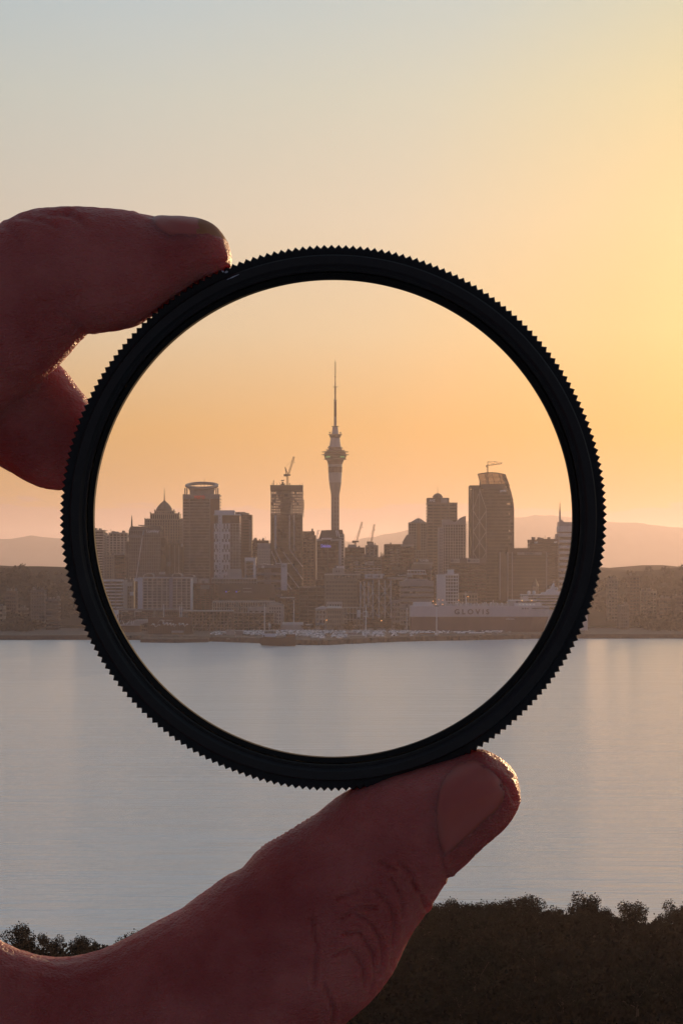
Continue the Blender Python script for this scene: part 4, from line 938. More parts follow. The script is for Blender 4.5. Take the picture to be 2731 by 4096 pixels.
for a in (2076, 2090, 2104, 2118, 2132): pbox(t, 'lit_window', a, a+4, 2417.5, 2419, Y+2, .3, mat('lit window', (.6,.6,.55), .5, 0, emit=(1,.95,.8), es=.9), .15)
q = MB(t)
for a in list(range(2088,2118,10))+list(range(2128,2196,6)): q.box(X(a,Y),X(a+4.5,Y),Y-.25,Y+.1,Z(2436 if a>2120 else 2437,Y),Z(2432,Y))
q.build('mooring_openings', dark, t)
rs = random.Random(9); q = MB(t)
for k in range(64):
    a = 1655+k*5.8+rs.uniform(-1,1); h = rs.choice((2,2.5,3,3.5)); 
    if rs.random() < .75: q.box(X(a,Y), X(a+rs.uniform(1.5,3.6),Y), Y+3+rs.uniform(0,14), Y+6+rs.uniform(8,16), Z(2425,Y), Z(2425,Y)+h)
q.build('deck_vents', white, t)
pbox(t, 'deck_rail', 1650, 2035, 2415, 2424.8, Y+14, 3, offwhite); pbox(t, 'deck_box', 1652, 1726, 2409, 2424.8, Y+10, 8, white)
q = MB(t)
for k in range(60): xx = X(1655+k*6.6,Y); q.bar((xx,Y+1.2,Z(2425,Y)),(xx,Y+1.2,Z(2420,Y)),.16)
q.bar((X(1655,Y),Y+1.2,Z(2420,Y)),(X(2040,Y),Y+1.2,Z(2420,Y)),.14); q.build('railings', paint, t)
q = MB(t)
for a, b in ((1864,2365),(1866,2388),(2086,2375),(1974,2400)): q.bar((X(a,Y),Y+8,Z(2424,Y)),(X(a,Y),Y+8,Z(b,Y)),.45)
q.bar((X(1858,Y),Y+8,Z(2378,Y)),(X(1871,Y),Y+8,Z(2378,Y)),.35); q.bar((X(2082,Y),Y+8,Z(2392,Y)),(X(2092,Y),Y+8,Z(2392,Y)),.3)
q.build('masts', paint, t)
am = mat('lit deck lamp', (.9,.5,.2), .5, 0, emit=(1,.45,.14), es=3)
for a, b in ((1870,2387),(1874,2387),(1834,2401),(2088,2403),(2126,2403),(1732,2405),(1755,2399),(1770,2401),(1743,2418),(1770,2418)):
    MB(t).lathe(X(a,Y), Y+1.4, [(Z(b,Y)-.35,.15),(Z(b,Y),.38),(Z(b,Y)+.35,.15)], 8).build('deck_lamp', am, t)
t = thing('cruise_ship', (X(2200,2140), 2150, SEA), 'white many decked cruise ship moored behind the cargo ship bow, with domes and raked funnel', 'ship')
Y = 2140
for k, (a, b, c, d) in enumerate(((2085,2350,2378,2386),(2106,2350,2388,2398),(2140,2350,2400,2410),(2165,2350,2412,2422),(2175,2350,2424,2440))):
    pbox(t, 'deck', a+2, b, c+3, d, Y+2+0*k, 20, gld); pbox(t, 'deck_edge', a, b, c, c+4, Y, 24, white)
pbox(t, 'deck_wall', 2090, 2112, 2384, 2400, Y+1, 10, white)
pbox(t, 'hull', 2182, 2350, 2440.5, 2556, Y, 24, white)
MB(t).prism([(X(a,Y),Z(b,Y)) for a, b in ((2165,2552),(2168,2525),(2180,2500),(2192,2450),(2182,2441),(2196,2441),(2196,2552))], Y+8, Y+16).build('bow', white, t)
for a in (2117, 2137):
    c = X(a,Y); MB(t).lathe(c, Y+6, [(Z(2378,Y),.7),(Z(2377,Y),1.5),(Z(2371,Y),1.9),(Z(2365,Y),1.4),(Z(2363,Y),.3)], 14).build('radar_dome', white, t, True)
MB(t).prism([(X(a,Y),Z(b,Y)) for a, b in ((2164,2378),(2170,2371),(2186,2369),(2192,2360),(2206,2356),(2214,2340),(2217,2333),(2220,2334),(2219,2348),(2230,2352),(2232,2366),(2250,2370),(2350,2371),(2350,2378))], Y+5, Y+16).build('funnel', white, t)
q = MB(t); q.bar((X(2217,Y),Y+8,Z(2335,Y)),(X(2217,Y),Y+8,Z(2322,Y)),.4); q.bar((X(2212,Y),Y+8,Z(2326,Y)),(X(2222,Y),Y+8,Z(2326,Y)),.3); q.bar((X(2202,Y),Y+8,Z(2356,Y)),(X(2202,Y),Y+8,Z(2346,Y)),.3); q.bar((X(2196,Y),Y+8,Z(2348,Y)),(X(2208,Y),Y+8,Z(2348,Y)),.3); q.build('radar_mast', white, t)
MB(t).lathe(X(2226,Y), Y+4, [(Z(2362,Y),.8),(Z(2356,Y),2),(Z(2350,Y),1.2)], 12).build('radar_dome', white, t, True)

# ---------------------------------------------------------------- quay furniture
def light_tower(label, a, yt, yb, hd=True):
    Y = F*(60-4)/(yb-HZ); Y = min(Y, 2118)
    t = thing('light_tower', (X(a,Y), Y, QZ), label, 'light tower', 'tall white light towers along the quay')
    MB(t).lathe(X(a,Y), Y, [(QZ,.55),(Z(yt,Y),.34)], 10).build('pole', paint, t)
    MB(t).box(X(a,Y)-.9, X(a,Y)+.9, Y-.9, Y+.9, QZ, QZ+1.1).build('footing', offwhite, t)
    q = MB(t); q.box(X(a,Y)-1.9, X(a,Y)+1.9, Y-1, Y+1, Z(yt,Y)-.2, Z(yt,Y)+.25)
    for k in range(5): q.box(X(a,Y)-1.8+k*.8, X(a,Y)-1.4+k*.8, Y-1.3, Y-1.0, Z(yt,Y)+.25, Z(yt,Y)+1.0)
    q.bar((X(a,Y)-2.3,Y,Z(yt-3.5,Y)),(X(a,Y)+2.3,Y,Z(yt-3.5,Y)),.25); q.build('lamp_head', steel, t)
for l, a, yt, yb in (('light tower left of the others, in front of the gridded hotel', 655, 2416, 2530), ('shorter of the paired light towers in front of the hotel', 719.5, 2424, 2534),
    ('taller of the paired light towers at the right end of the hotel', 727, 2407, 2530), ('light tower in front of the white heritage house', 1058, 2413, 2528),
    ('light tower before the dark block, left of the pale roofed hall', 1175, 2400, 2522), ('light tower beside the white zigzag braced block', 1463, 2420, 2552),
    ('light tower left of the cargo ship stern', 1627, 2430, 2518), ('light tower in front of the lilac side of the cargo ship', 1745.5, 2426, 2543), ('light tower past the last of the big ship letters', 1956, 2428, 2522)):
    light_tower('white '+l, a, yt, yb)
# sheds
def vault(label, a, b, yt, yb, Y, dep=12):
    t = thing('vaulted_shed', (X((a+b)/2,Y), Y+dep/2, QZ), label, 'shed')
    n_ = 10; z0 = Z(yb,Y); hh = Z(yt,Y)-z0; vs = []; 
    poly = [(Y+dep/2-dep/2*math.cos(math.pi*k/n_), z0+hh*math.sin(math.pi*k/n_)**.7) for k in range(n_+1)]
    poly = [(Y+dep, QZ), (Y, QZ)]+poly if z0 > QZ else poly
    k_ = len(poly); vs = [(X(a,Y), p, z) for p, z in poly]+[(X(b,Y), p, z) for p, z in poly]
    fs = [tuple(range(k_)), tuple(range(k_,2*k_))[::-1]]+[(i,(i+1)%k_,(i+1)%k_+k_,i+k_) for i in range(k_)]
    MB(t).add(vs, fs).build('vaulted_roof', offwhite, t)
    MB(t).box(X(b,Y)-.1, X(b,Y)+.15, Y+dep*.3, Y+dep*.7, QZ, QZ+3).build('door', dark, t)
vault('long pale vaulted shed between the two right light towers of the car park', 1128, 1213, 2490, 2508, 2112)
vault('short pale vaulted shed right of the long one', 1222, 1250, 2497, 2508, 2110, 9)
def hut(name, label, a, b, yt, Y, dep, m, roof=None, nwin=2, group=None):
    t = thing(name, (X((a+b)/2,Y), Y+dep/2, QZ), label, 'hut' if name != 'parked_bus' else 'bus', group)
    MB(t).box(X(a,Y), X(b,Y), Y, Y+dep, QZ, Z(yt,Y)).build('wall', m, t)
    MB(t).box(X(a,Y)-.2, X(b,Y)+.2, Y-.2, Y+dep+.2, Z(yt,Y)+.003, Z(yt,Y)+.3).build('roof', roof or m, t)
    q = MB(t)
    for k in range(nwin):
        u = (k+.5)/nwin; xx = X(a,Y)+(X(b,Y)-X(a,Y))*u; q.box(xx-.5, xx+.5, Y-.12, Y+.1, QZ+1, QZ+2.1)
    q.build('windows', gld, t); return t
hut('quay_hut', 'white quayside hut with violet roof box, right of the jetty', 1391, 1452, 2543, 1965, 7, white, None, 5)
hut('quay_hut', 'violet grey upper hut rising behind the white quayside hut', 1391, 1426, 2532, 1975, 6, mat('violet grey wall', None), None, 1)
hut('quay_hut', 'low white hut at the left start of the hut row by the jetty', 1300, 1330, 2546, 1962, 5, offwhite, white, 3)
hut('quay_hut', 'low white hut in the middle of the row left of the violet roofed hut', 1348, 1386, 2546, 1966, 5, white, None, 4)
hut('quay_hut', 'white windowed hut on the right part of the quay edge', 1538, 1566, 2540, 2000, 5, offwhite, white, 3)
hut('container_stack', 'dark brown container stack on the quay right of the white windowed hut', 1596, 1640, 2538, 2000, 6, brown, None, 0)['category'] = 'containers'
hut('container_stack', 'ochre container row on the quay below the ship stern', 1676, 1742, 2534, 2008, 6, mat('ochre container', (.22,.13,.05), .8, .2), None, 0)['category'] = 'containers'
for k in range(5): hut('parked_bus', ('leftmost','second','middle','fourth','rightmost')[k]+' white coach of the row parked behind the cars', 1472+k*40, 1508+k*40, 2517, 2110, 3, white, None, 6, 'white coaches parked in a line')
hut('tank_shed', 'round shouldered pale shed at the left edge of the car park', 903, 938, 2522, 1980, 8, offwhite, None, 0)['category'] = 'shed'
hut('tank_shed', 'square pale shed beside the round shouldered one on the car park', 942, 972, 2524, 1985, 7, grey, white, 0)['category'] = 'shed'
hut('tank_shed', 'dark tarpaulin covered shed on the jetty behind the piles', 1186, 1238, 2551, 1900, 7, mat('tarpaulin', (.14,.12,.11), .8, .3), None, 0)['category'] = 'shed'
# tugboat
Y = 1795
t = thing('work_vessel', (X(1110,Y), Y+5, SEA), 'dark hulled work vessel with white deck house moored at the end of the quay', 'boat')
MB(t).prism([(X(a,Y),Z(b,Y)) for a, b in ((1036,2570),(1040,2552),(1060,2548),(1110,2551),(1146,2549),(1180,2546),(1181,2587),(1140,2586),(1046,2582))], Y, Y+10).build('hull', mat('black hull', (.035,.022,.02), .6, .2), t)
pbox(t, 'deck_house', 1049, 1101, 2535, 2549, Y+2, 6, mat('bluish white wall', None)); pbox(t, 'wheelhouse', 1057, 1104, 2526, 2534.5, Y+3, 5, gld); pbox(t, 'roof', 1054, 1106, 2522, 2526, Y+2.5, 6, offwhite)
q = MB(t)
for k in range(8): q.box(X(1057+k*6.3,Y),X(1058.2+k*6.3,Y),Y+2.7,Y+3.2,Z(2534,Y),Z(2526,Y))
q.build('window_posts', offwhite, t)
pbox(t, 'cargo_bin', 1144, 1181, 2538, 2552, Y+1, 7, mat('rust bin', (.09,.035,.025), .8, .2)); pbox(t, 'door', 1053, 1058, 2541, 2549, Y+1.8, .3, dark)
lettering(t, 'VESSEL', 1070, 1093, 2537, 2541, Y+2, mat('navy lettering', None)) if 0 else None
q = MB(t); q.bar((X(1076,Y),Y+5,Z(2522,Y)),(X(1076,Y),Y+5,Z(2490,Y)),.4); q.bar((X(1070,Y),Y+5,Z(2500,Y)),(X(1083,Y),Y+5,Z(2500,Y)),.3); q.bar((X(1076,Y),Y+5,Z(2492,Y)),(X(1082,Y),Y+5,Z(2512,Y)),.25); q.build('mast', paint, t)
# jetty on piles
Y = 1850
t = thing('jetty', (X(1280,Y), Y+5, SEA), 'low timber jetty on short piles with bright water showing between them', 'jetty')
tim = mat('old timber', (.05,.035,.03), .9, .3)
MB(t).box(X(1180,Y), X(1374,Y), Y, Y+9, Z(2571,Y), Z(2566,Y)).build('deck', tim, t)
q = MB(t)
for k in range(24):
    a = 1184+k*8.1; q.box(X(a,Y), X(a+3.2,Y), Y+.3, Y+1, SEA-1, Z(2571,Y)); q.box(X(a,Y), X(a+3.2,Y), Y+7.5, Y+8.4, SEA-1, Z(2571,Y))
q.build('piles', tim, t)
MB(t).box(X(1180,Y), X(1296,Y), Y+9.1, Y+40, SEA-1, Z(2566,Y)).build('root', tim, t)
Y = 1900
t = thing('pontoon', (X(990,Y), Y, SEA), 'slim pontoon with a long pale handrail left of the work vessel', 'pontoon')
MB(t).box(X(905,Y), X(1040,Y), Y, Y+6, SEA-.3, Z(2562,Y)).build('deck', tim, t)
q = MB(t); pbar(q, (940,2544),(1028,2552), Y, .5); pbar(q, (905,2556),(975,2558), Y, .35)
for k in range(8): pbar(q, (942+k*12,2545+k),(942+k*12,2566), Y, .3)
q.build('handrail', offwhite, t)
t = thing('moored_boat', (X(1035,1880), 1880, SEA), 'small white launch tied between the pontoon and the work vessel', 'boat')
Y = 1880; MB(t).prism([(X(a,Y),Z(b,Y)) for a, b in ((1022,2562),(1038,2560),(1041,2567),(1038,2572),(1026,2572))], Y, Y+3).build('hull', white, t); pbox(t, 'cabin', 1026, 1034, 2555, 2562, Y+.6, 2, white); pbox(t, 'window', 1028, 1033, 2557, 2560, Y+.5, .3, gld)

# quay clutter lamps
for a, b, Y, l in ((1306,2481,2100,'amber street lamp beside the pale roofed hall'), (1525,2483,2100,'amber street lamp at the foot of the white zigzag braces'), (1932,2527,2080,'amber lamp among the cars below the ship name')):
    t = thing('street_lamp', (X(a,Y), Y, QZ), 'lit '+l, 'street lamp')
    MB(t).lathe(X(a,Y), Y, [(QZ,.15),(Z(b,Y)-.5,.1)], 6).build('pole', dark, t); MB(t).lathe(X(a,Y), Y, [(Z(b,Y)-.5,.2),(Z(b,Y),.5),(Z(b,Y)+.4,.2)], 8).build('lamp', am, t)

# parked cars, one mesh body with glasshouse, shared
def car_mesh(name, body):
    mb = MB(); L, Wd = 4.4, 1.8
    prof = [(-2.2,.35),(-2.2,.85),(-1.9,.98),(-1.3,1.02),(-.7,1.5),(.6,1.52),(1.25,1.0),(2.0,.88),(2.2,.7),(2.2,.35)]
    mb.prism(prof, -.9, .9)
    for a in (-1.4, 1.4):
        for y in (-.93, .75): 
            p = [(a+.33*math.cos(k*math.pi/5), .33+.33*math.sin(k*math.pi/5)) for k in range(10)]; mb.prism(p, y, y+.18)
    mb.prism([(-1.15,1.04),(-.68,1.44),(.55,1.46),(1.05,1.04)], -.93, .93)
    me = mb.mesh(name, body); me.materials.append(dark); me.materials.append(gl)
    for p in me.polygons:
        if p.index >= 12 and p.index < 12+4*12: p.material_index = 1
        elif p.index >= 12+48: p.material_index = 2
    return me
kinds = [(car_mesh('white_car', mat('white car paint', (.85,.85,.88), .12, .02, spec=.8)), 'small white car parked in the dense rows on the quay'),
         (car_mesh('silver_car', mat('silver car paint', (.45,.46,.48), .25, .02, metal=.6)), 'small silver car parked in the dense rows on the quay'),
         (car_mesh('dark_car', mat('dark car paint', (.05,.05,.06), .25, .02, spec=.6)), 'small dark car parked in the dense rows on the quay')]
rs = random.Random(21); ncar = 0
def fronty(x):
    return float(np.interp(x, [p[0] for p in pts], [p[1] for p in pts]))
rest = []
for Yr, a0, a1 in ((1868,1250,1330),(1882,1240,1400),(1896,1235,1440),(1910,1240,1390),(1924,1120,1560),(1938,1100,1640),(1952,1060,1400),(1966,860,1530),(1980,990,1750),(1994,840,1760),(2008,845,1700),(2022,850,1980),(2036,850,1720),(2050,870,2000),(2064,860,1700),(2078,900,2010),(2092,960,1640),(2103,1080,1470)):
    a = a0; gap = 0
    while a < a1:
        a += 7.6*rs.uniform(.9, 1.15)
        if rs.random() < .05: a += rs.uniform(8, 40)
        x = X(a, Yr)
        if Yr < fronty(x)+13 or any(abs(a-b_) < c_ for b_, c_ in ((1421,32),(1315,16),(1552,16),(1618,24),(1709,34),(920,20),(957,17)) if Yr < 2015): continue
        k_ = rs.choices((0,1,2), (5,3,2))[0]; yy = Yr+rs.uniform(-1.2,1.2); rz = R(rs.uniform(52,72))
        if ncar < 292:
            me, l = kinds[k_]
            o = bpy.data.objects.new('parked_car', me); COL.objects.link(o); o.location = (x, yy, QZ+.01); o.rotation_euler = (0,0,rz)
            tag(o, l, 'car', 'cars parked in rows on the quay'); ncar += 1
        else: rest.append((k_, x, yy, rz))
import bmesh
bm = bmesh.new()
for k_, x, yy, rz in rest:
    n0 = len(bm.verts); f0 = len(bm.faces); bm.from_mesh(kinds[k_][0]); bm.verts.ensure_lookup_table(); bm.faces.ensure_lookup_table()
    M = Matrix.Translation((x, yy, QZ+.01)) @ Matrix.Rotation(rz, 4, 'Z')
    for v in bm.verts[n0:]: v.co = M @ v.co
    for f in bm.faces[f0:]: f.material_index += 3*k_
me = bpy.data.meshes.new('more_parked_cars'); bm.to_mesh(me); bm.free()
for k_ in range(3):
    for m_ in kinds[k_][0].materials: me.materials.append(m_)
o = bpy.data.objects.new('parked_cars', me); COL.objects.link(o); tag(o, 'many more small parked cars in the farther rows on the quay', 'cars', 'cars parked in rows on the quay', 'stuff')

# ---------------------------------------------------------------- trees
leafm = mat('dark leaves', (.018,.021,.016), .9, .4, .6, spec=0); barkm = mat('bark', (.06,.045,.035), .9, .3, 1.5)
def tree_meshes(seed, H, Rr, nl, ls, squat=1.0):
    rs = random.Random(seed); crown = MB(); trunk = MB()
    trunk.lathe(0, 0, [(0,H*.035),(H*.25,H*.024),(H*.55,H*.012)], 7)
    cl = []
    for k in range(11):
        a = rs.uniform(0, 6.28); r_ = rs.uniform(.15, .8)*Rr; z = H*rs.uniform(.38, .86)
        cl.append(Vector((r_*math.cos(a), r_*math.sin(a), z)))
        trunk.bar((0,0,H*rs.uniform(.2,.45)), cl[-1], H*.012)
    for k in range(nl):
        c = rs.choice(cl); rad = Rr*rs.uniform(.25,.55)
        d = Vector((rs.gauss(0,1), rs.gauss(0,1), rs.gauss(0,.75)*squat)).normalized()*rad*rs.uniform(.5,1)**.5
        p = c+d; n_ = Vector((rs.gauss(0,1), rs.gauss(0,1), rs.gauss(0,1))).normalized(); u = n_.orthogonal().normalized(); v_ = n_.cross(u)
        q = ls*rs.uniform(.6, 1.4); crown.add([p-u*q, p+v_*q*.6, p+u*q, p-v_*q*.6], [(0,1,2,3)])
    return crown.mesh('crown', leafm), trunk.mesh('trunk', barkm)
def plant_tree(meshes, loc, s, rz, label, group, name='tree'):
    t = thing(name, loc, label, 'tree', group, rz); t.scale = (s, s, s)
    inst('trunk', meshes[1], t, (0,0,0)); inst('crown', meshes[0], t, (0,0,0)); return t
small = [tree_meshes(50+k, 9, 4.5, 420, .55) for k in range(3)]
rs = random.Random(33)
for k, (a, Yt, sz, l) in enumerate(((1385,2100,.9,'rounded dark tree right of the pale roofed hall'),(1395,2103,1.0,'taller dark tree beside the rounded one by the open frame'),(1290,2085,.6,'small bush like tree left of the pale roofed hall'),
    (1245,2100,.8,'dark tree by the short vaulted shed'),(1405,2090,.7,'low tree below the open steel frame'),(1500,2088,.6,'low tree behind the first white coach'),(1550,2092,.7,'low tree behind the second white coach'),
    (1590,2095,.8,'dark tree behind the middle white coach'),(1610,2098,.7,'dark tree left of the light tower by the ship stern'),(1110,2108,.8,'dark tree at the foot of the heritage house'),(1090,2108,.7,'smaller tree left of the one by the heritage house'),
    (470,2060,.7,'dark tree at the left inner edge of the ring, below the canopy'),(455,2058,.8,'leftmost dark tree on the quay'),(1345,2088,.6,'low tree in front of the pale roofed hall'),(1430,2090,.65,'low tree under the white poster'),(1220,2104,.75,'dark tree behind the long vaulted shed'),(1640,2092,.6,'small tree touching the ship stern'))):
    plant_tree(small[k%3], (X(a,Yt), Yt, QZ), sz, rs.uniform(0,6), l, 'dark trees along the quay')

# wooded slopes outside the town centre, left and right: one mass
wood = MB(); rs = random.Random(77)
def clump(mb, c, rad, n, ls):
    for k in range(n):
        d = Vector((rs.gauss(0,1), rs.gauss(0,1), abs(rs.gauss(0,.8)))).normalized()*rad*rs.uniform(.6,1)
        p = c+d; n_ = Vector((rs.gauss(0,1), rs.gauss(0,1), rs.gauss(0,1))).normalized(); u = n_.orthogonal().normalized(); v_ = n_.cross(u); q = ls*rs.uniform(.6,1.4)
        mb.add([p-u*q, p+v_*q*.7, p+u*q, p-v_*q*.7], [(0,1,2,3)])
for sgn in (-1, 1):
    for k in range(1150):
        x = sgn*(300+rs.random()**1.2*520); Yw = rs.choice((rs.uniform(2060,2230), rs.uniform(2230,2560), rs.uniform(2400,2900)))
        z = QZ if Yw < 2240 else land_h(x, Yw)
        clump(wood, Vector((x, Yw, z+2)), rs.uniform(4,8), 34, 2.0)
o = wood.build('wood', leafm); tag(o, 'dark wooded slopes along the shore either side of the city', 'wood', None, 'stuff')

# near shore in front of the viewer: dark scrubby slope with trees
def near_h(x, Y):
    edge = 362+9*fbm(x/60, 0, 5)+np.clip((x-10)*.5, -22, 12)
    h = SEA+(edge-Y)*.115
    return float(h+1.2*fbm(x/14, Y/14, 2)*min(1, max(0, (edge-Y)/40)))
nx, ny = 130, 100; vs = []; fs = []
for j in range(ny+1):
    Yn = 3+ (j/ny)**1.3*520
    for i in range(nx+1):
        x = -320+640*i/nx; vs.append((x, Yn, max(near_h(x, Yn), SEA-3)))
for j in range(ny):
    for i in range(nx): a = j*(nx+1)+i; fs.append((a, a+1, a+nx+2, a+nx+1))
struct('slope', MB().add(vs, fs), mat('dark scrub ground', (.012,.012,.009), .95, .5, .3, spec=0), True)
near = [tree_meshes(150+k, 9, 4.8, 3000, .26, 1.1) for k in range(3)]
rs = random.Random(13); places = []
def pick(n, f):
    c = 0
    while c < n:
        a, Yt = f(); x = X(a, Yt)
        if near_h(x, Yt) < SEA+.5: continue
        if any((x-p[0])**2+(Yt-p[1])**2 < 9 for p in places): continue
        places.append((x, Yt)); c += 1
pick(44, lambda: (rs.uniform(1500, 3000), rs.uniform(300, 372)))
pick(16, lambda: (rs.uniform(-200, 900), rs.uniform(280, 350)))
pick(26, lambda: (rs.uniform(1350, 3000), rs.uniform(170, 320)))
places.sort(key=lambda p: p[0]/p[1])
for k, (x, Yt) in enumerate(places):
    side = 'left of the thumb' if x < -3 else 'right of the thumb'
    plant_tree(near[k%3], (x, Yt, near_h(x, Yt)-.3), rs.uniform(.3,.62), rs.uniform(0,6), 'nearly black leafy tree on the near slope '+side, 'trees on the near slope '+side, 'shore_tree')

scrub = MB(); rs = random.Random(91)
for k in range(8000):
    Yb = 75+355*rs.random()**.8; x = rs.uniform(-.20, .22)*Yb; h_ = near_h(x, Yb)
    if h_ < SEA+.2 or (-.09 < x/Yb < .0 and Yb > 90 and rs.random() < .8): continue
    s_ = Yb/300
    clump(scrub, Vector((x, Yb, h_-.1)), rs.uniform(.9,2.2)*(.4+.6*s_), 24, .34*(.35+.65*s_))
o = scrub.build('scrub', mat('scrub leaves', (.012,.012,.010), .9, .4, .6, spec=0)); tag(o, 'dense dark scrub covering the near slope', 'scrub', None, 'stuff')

# the town runs on along the shore beyond the ring on both sides: low dark blocks
rs = random.Random(58)
for side, x0, x1, sgn in (('left', -230, 235, -1), ('right', 2432, 2900, 1)):
    a = x1 if sgn < 0 else x0; k = 0; spots_ = []
    while (a > x0 if sgn < 0 else a < x1):
        wd = rs.uniform(34, 66); spots_.append((a-wd, a) if sgn < 0 else (a, a+wd)); a += sgn*(wd+rs.uniform(2, 16))
    ords = ['nearest to the ring', 'second from the ring', 'third from the ring', 'fourth from the ring', 'fifth from the ring', 'sixth from the ring', 'seventh from the ring', 'eighth from the ring', 'ninth from the ring', 'tenth from the ring', 'eleventh from the ring', 'twelfth from the ring', 'thirteenth from the ring', 'fourteenth from the ring']
    for (a, b), o_ in zip(spots_, ords):
        Yb = rs.uniform(2150, 2330); tp = rs.uniform(2345, 2445) if side == 'left' else rs.uniform(2300, 2435)
        bld('shore_block', 'low dim block on the shore %s of the ring, %s' % (side, o_), a, b, tp, Yb, rs.uniform(14, 24), rs.choice((3.4, 3.8, 4.4)), rs.choice((.35, .45, .55)), rs.choice((0, 3, 5)), rs.choice((brown, dgrey, brown, tan)), gld, .8, group='low blocks on the shore %s of the ring' % side)
# ---------------------------------------------------------------- the ring held before the view
D = 0.40                                     # distance of the ring from the eye, metres
U = D/F                                      # metres per pixel of the photograph at that distance
def P3(px, py, d=0.0, c=None):               # d: pixels behind (+) or before (-) the ring plane; c: depth of the limb it belongs to
    Y = D+d*U; s_ = (D+(d if c is None else c)*U)/F; return Vector(((px-CX)*s_, Y, (HZ-py)*s_))
ring = thing('filter_ring', P3(1332, 2073), 'black knurled metal filter ring pinched between forefinger and thumb, framing the city', 'ring')
blk = mat('black anodised metal', (.008,.007,.0065), .45, .25, 400, metal=0, spec=.3)
blk2 = mat('matt black knurl', (.010,.009,.009), .55, .3, 500, spec=.2)
rc = P3(1333, 2073)
def lathe_y(name, prof, n, m, smooth=True, rf=None):   # prof: (r px, depth px)
    vs = []; fs = []; k = len(prof)
    for i in range(n):
        a = 2*math.pi*i/n
        for r_, d in prof:
            rr = r_*U; vs.append(Vector((rc.x+rr*math.cos(a), D+d*U, rc.z+rr*math.sin(a)))-rc)
    for i in range(n):
        for j in range(k): fs.append((i*k+j, i*k+(j+1)%k, ((i+1)%n)*k+(j+1)%k, ((i+1)%n)*k+j))
    me = bpy.data.meshes.new(name); me.from_pydata([tuple(v) for v in vs], [], fs); me.materials.append(m)
    o = bpy.data.objects.new(name, me); COL.objects.link(o); o.parent = ring
    if smooth:
        me.polygons.foreach_set('use_smooth', [True]*len(me.polygons))
        me.set_sharp_from_angle(angle=R(25))
    o.location = rc-Vector(ring.location); return o
# knurled outer band
nt_ = 237; vs = []; fs = []; prof_r = []
for i in range(nt_*4):
    ph = i % 4; r_ = (1078, 1080, 1089.5, 1088)[ph] if 0 else (1074, 1080.5, 1088, 1080.5)[ph]; prof_r.append(r_)
ks = [(0,-62),(1,-58),(1,58),(0,62)]
inner = 1046
for i, r_ in enumerate(prof_r):
    a = 2*math.pi*(i+.0)/len(prof_r); ca, sa = math.cos(a), math.sin(a)
    for rr, d in ((inner,-62),(r_-6,-62),(r_,-52),(r_,52),(r_-6,62),(inner,62)):
        vs.append((rr*U*ca, d*U, rr*U*sa))
k = 6; n = len(prof_r)
for i in range(n):
    for j in range(k): fs.append((i*k+j, i*k+(j+1)%k, ((i+1)%n)*k+(j+1)%k, ((i+1)%n)*k+j))
me = bpy.data.meshes.new('knurled_band'); me.from_pydata(vs, [], fs); me.materials.append(blk2)
o = bpy.data.objects.new('knurled_band', me); COL.objects.link(o); o.parent = ring; o.location = rc-Vector(ring.location)
lathe_y('front_collar', [(1045.6,-74),(1040,-80),(1008,-80),(1000,-70),(996,-66),(992,-66),(991,-63.5),(989,-63.5),(988,-66),(985,-66),(984,-63),(982,-63),(981,-60),(976,70),(1045.6,70)], 360, blk)
lathe_y('glass_retainer', [(975.5,-52),(966,-40),(956,-30),(956,20),(975.5,24)], 360, mat('matt black ring lining', (.010,.009,.008), .85, .2, 300, spec=.12))
# a chip in the paint of the rim by the fingertip
rr = random.Random(4); vs = []; fs = []
def chip(px, py, w_, h_, ang, dz):
    c = P3(px, py, dz)-Vector(ring.location); n_ = 9; b = len(vs)
    for k in range(n_):
        a = 2*math.pi*k/n_; q = rr.uniform(.65,1.1); x = w_*q*math.cos(a); z = h_*q*math.sin(a)
        vs.append(tuple(c+Vector(((x*math.cos(ang)-z*math.sin(ang))*U, 0, (x*math.sin(ang)+z*math.cos(ang))*U))))
    vs.append(tuple(c+Vector((0,-1.5*U,0)))); fs.extend([(b+k, b+(k+1)%n_, b+n_) for k in range(n_)])
chip(905,1086,9,5,.3,-63.5); chip(890,1084,4,6,.9,-63.5); chip(938,1104,22,2.6,.42,-80.8); chip(915,1114,10,1.6,.42,-80.8)
me = bpy.data.meshes.new('paint_chips'); me.from_pydata(vs, [], fs); me.materials.append(mat('bare alloy', (.42,.42,.46), .45, .3, 900, metal=.4))
o = bpy.data.objects.new('paint_chips', me); COL.objects.link(o); o.parent = ring

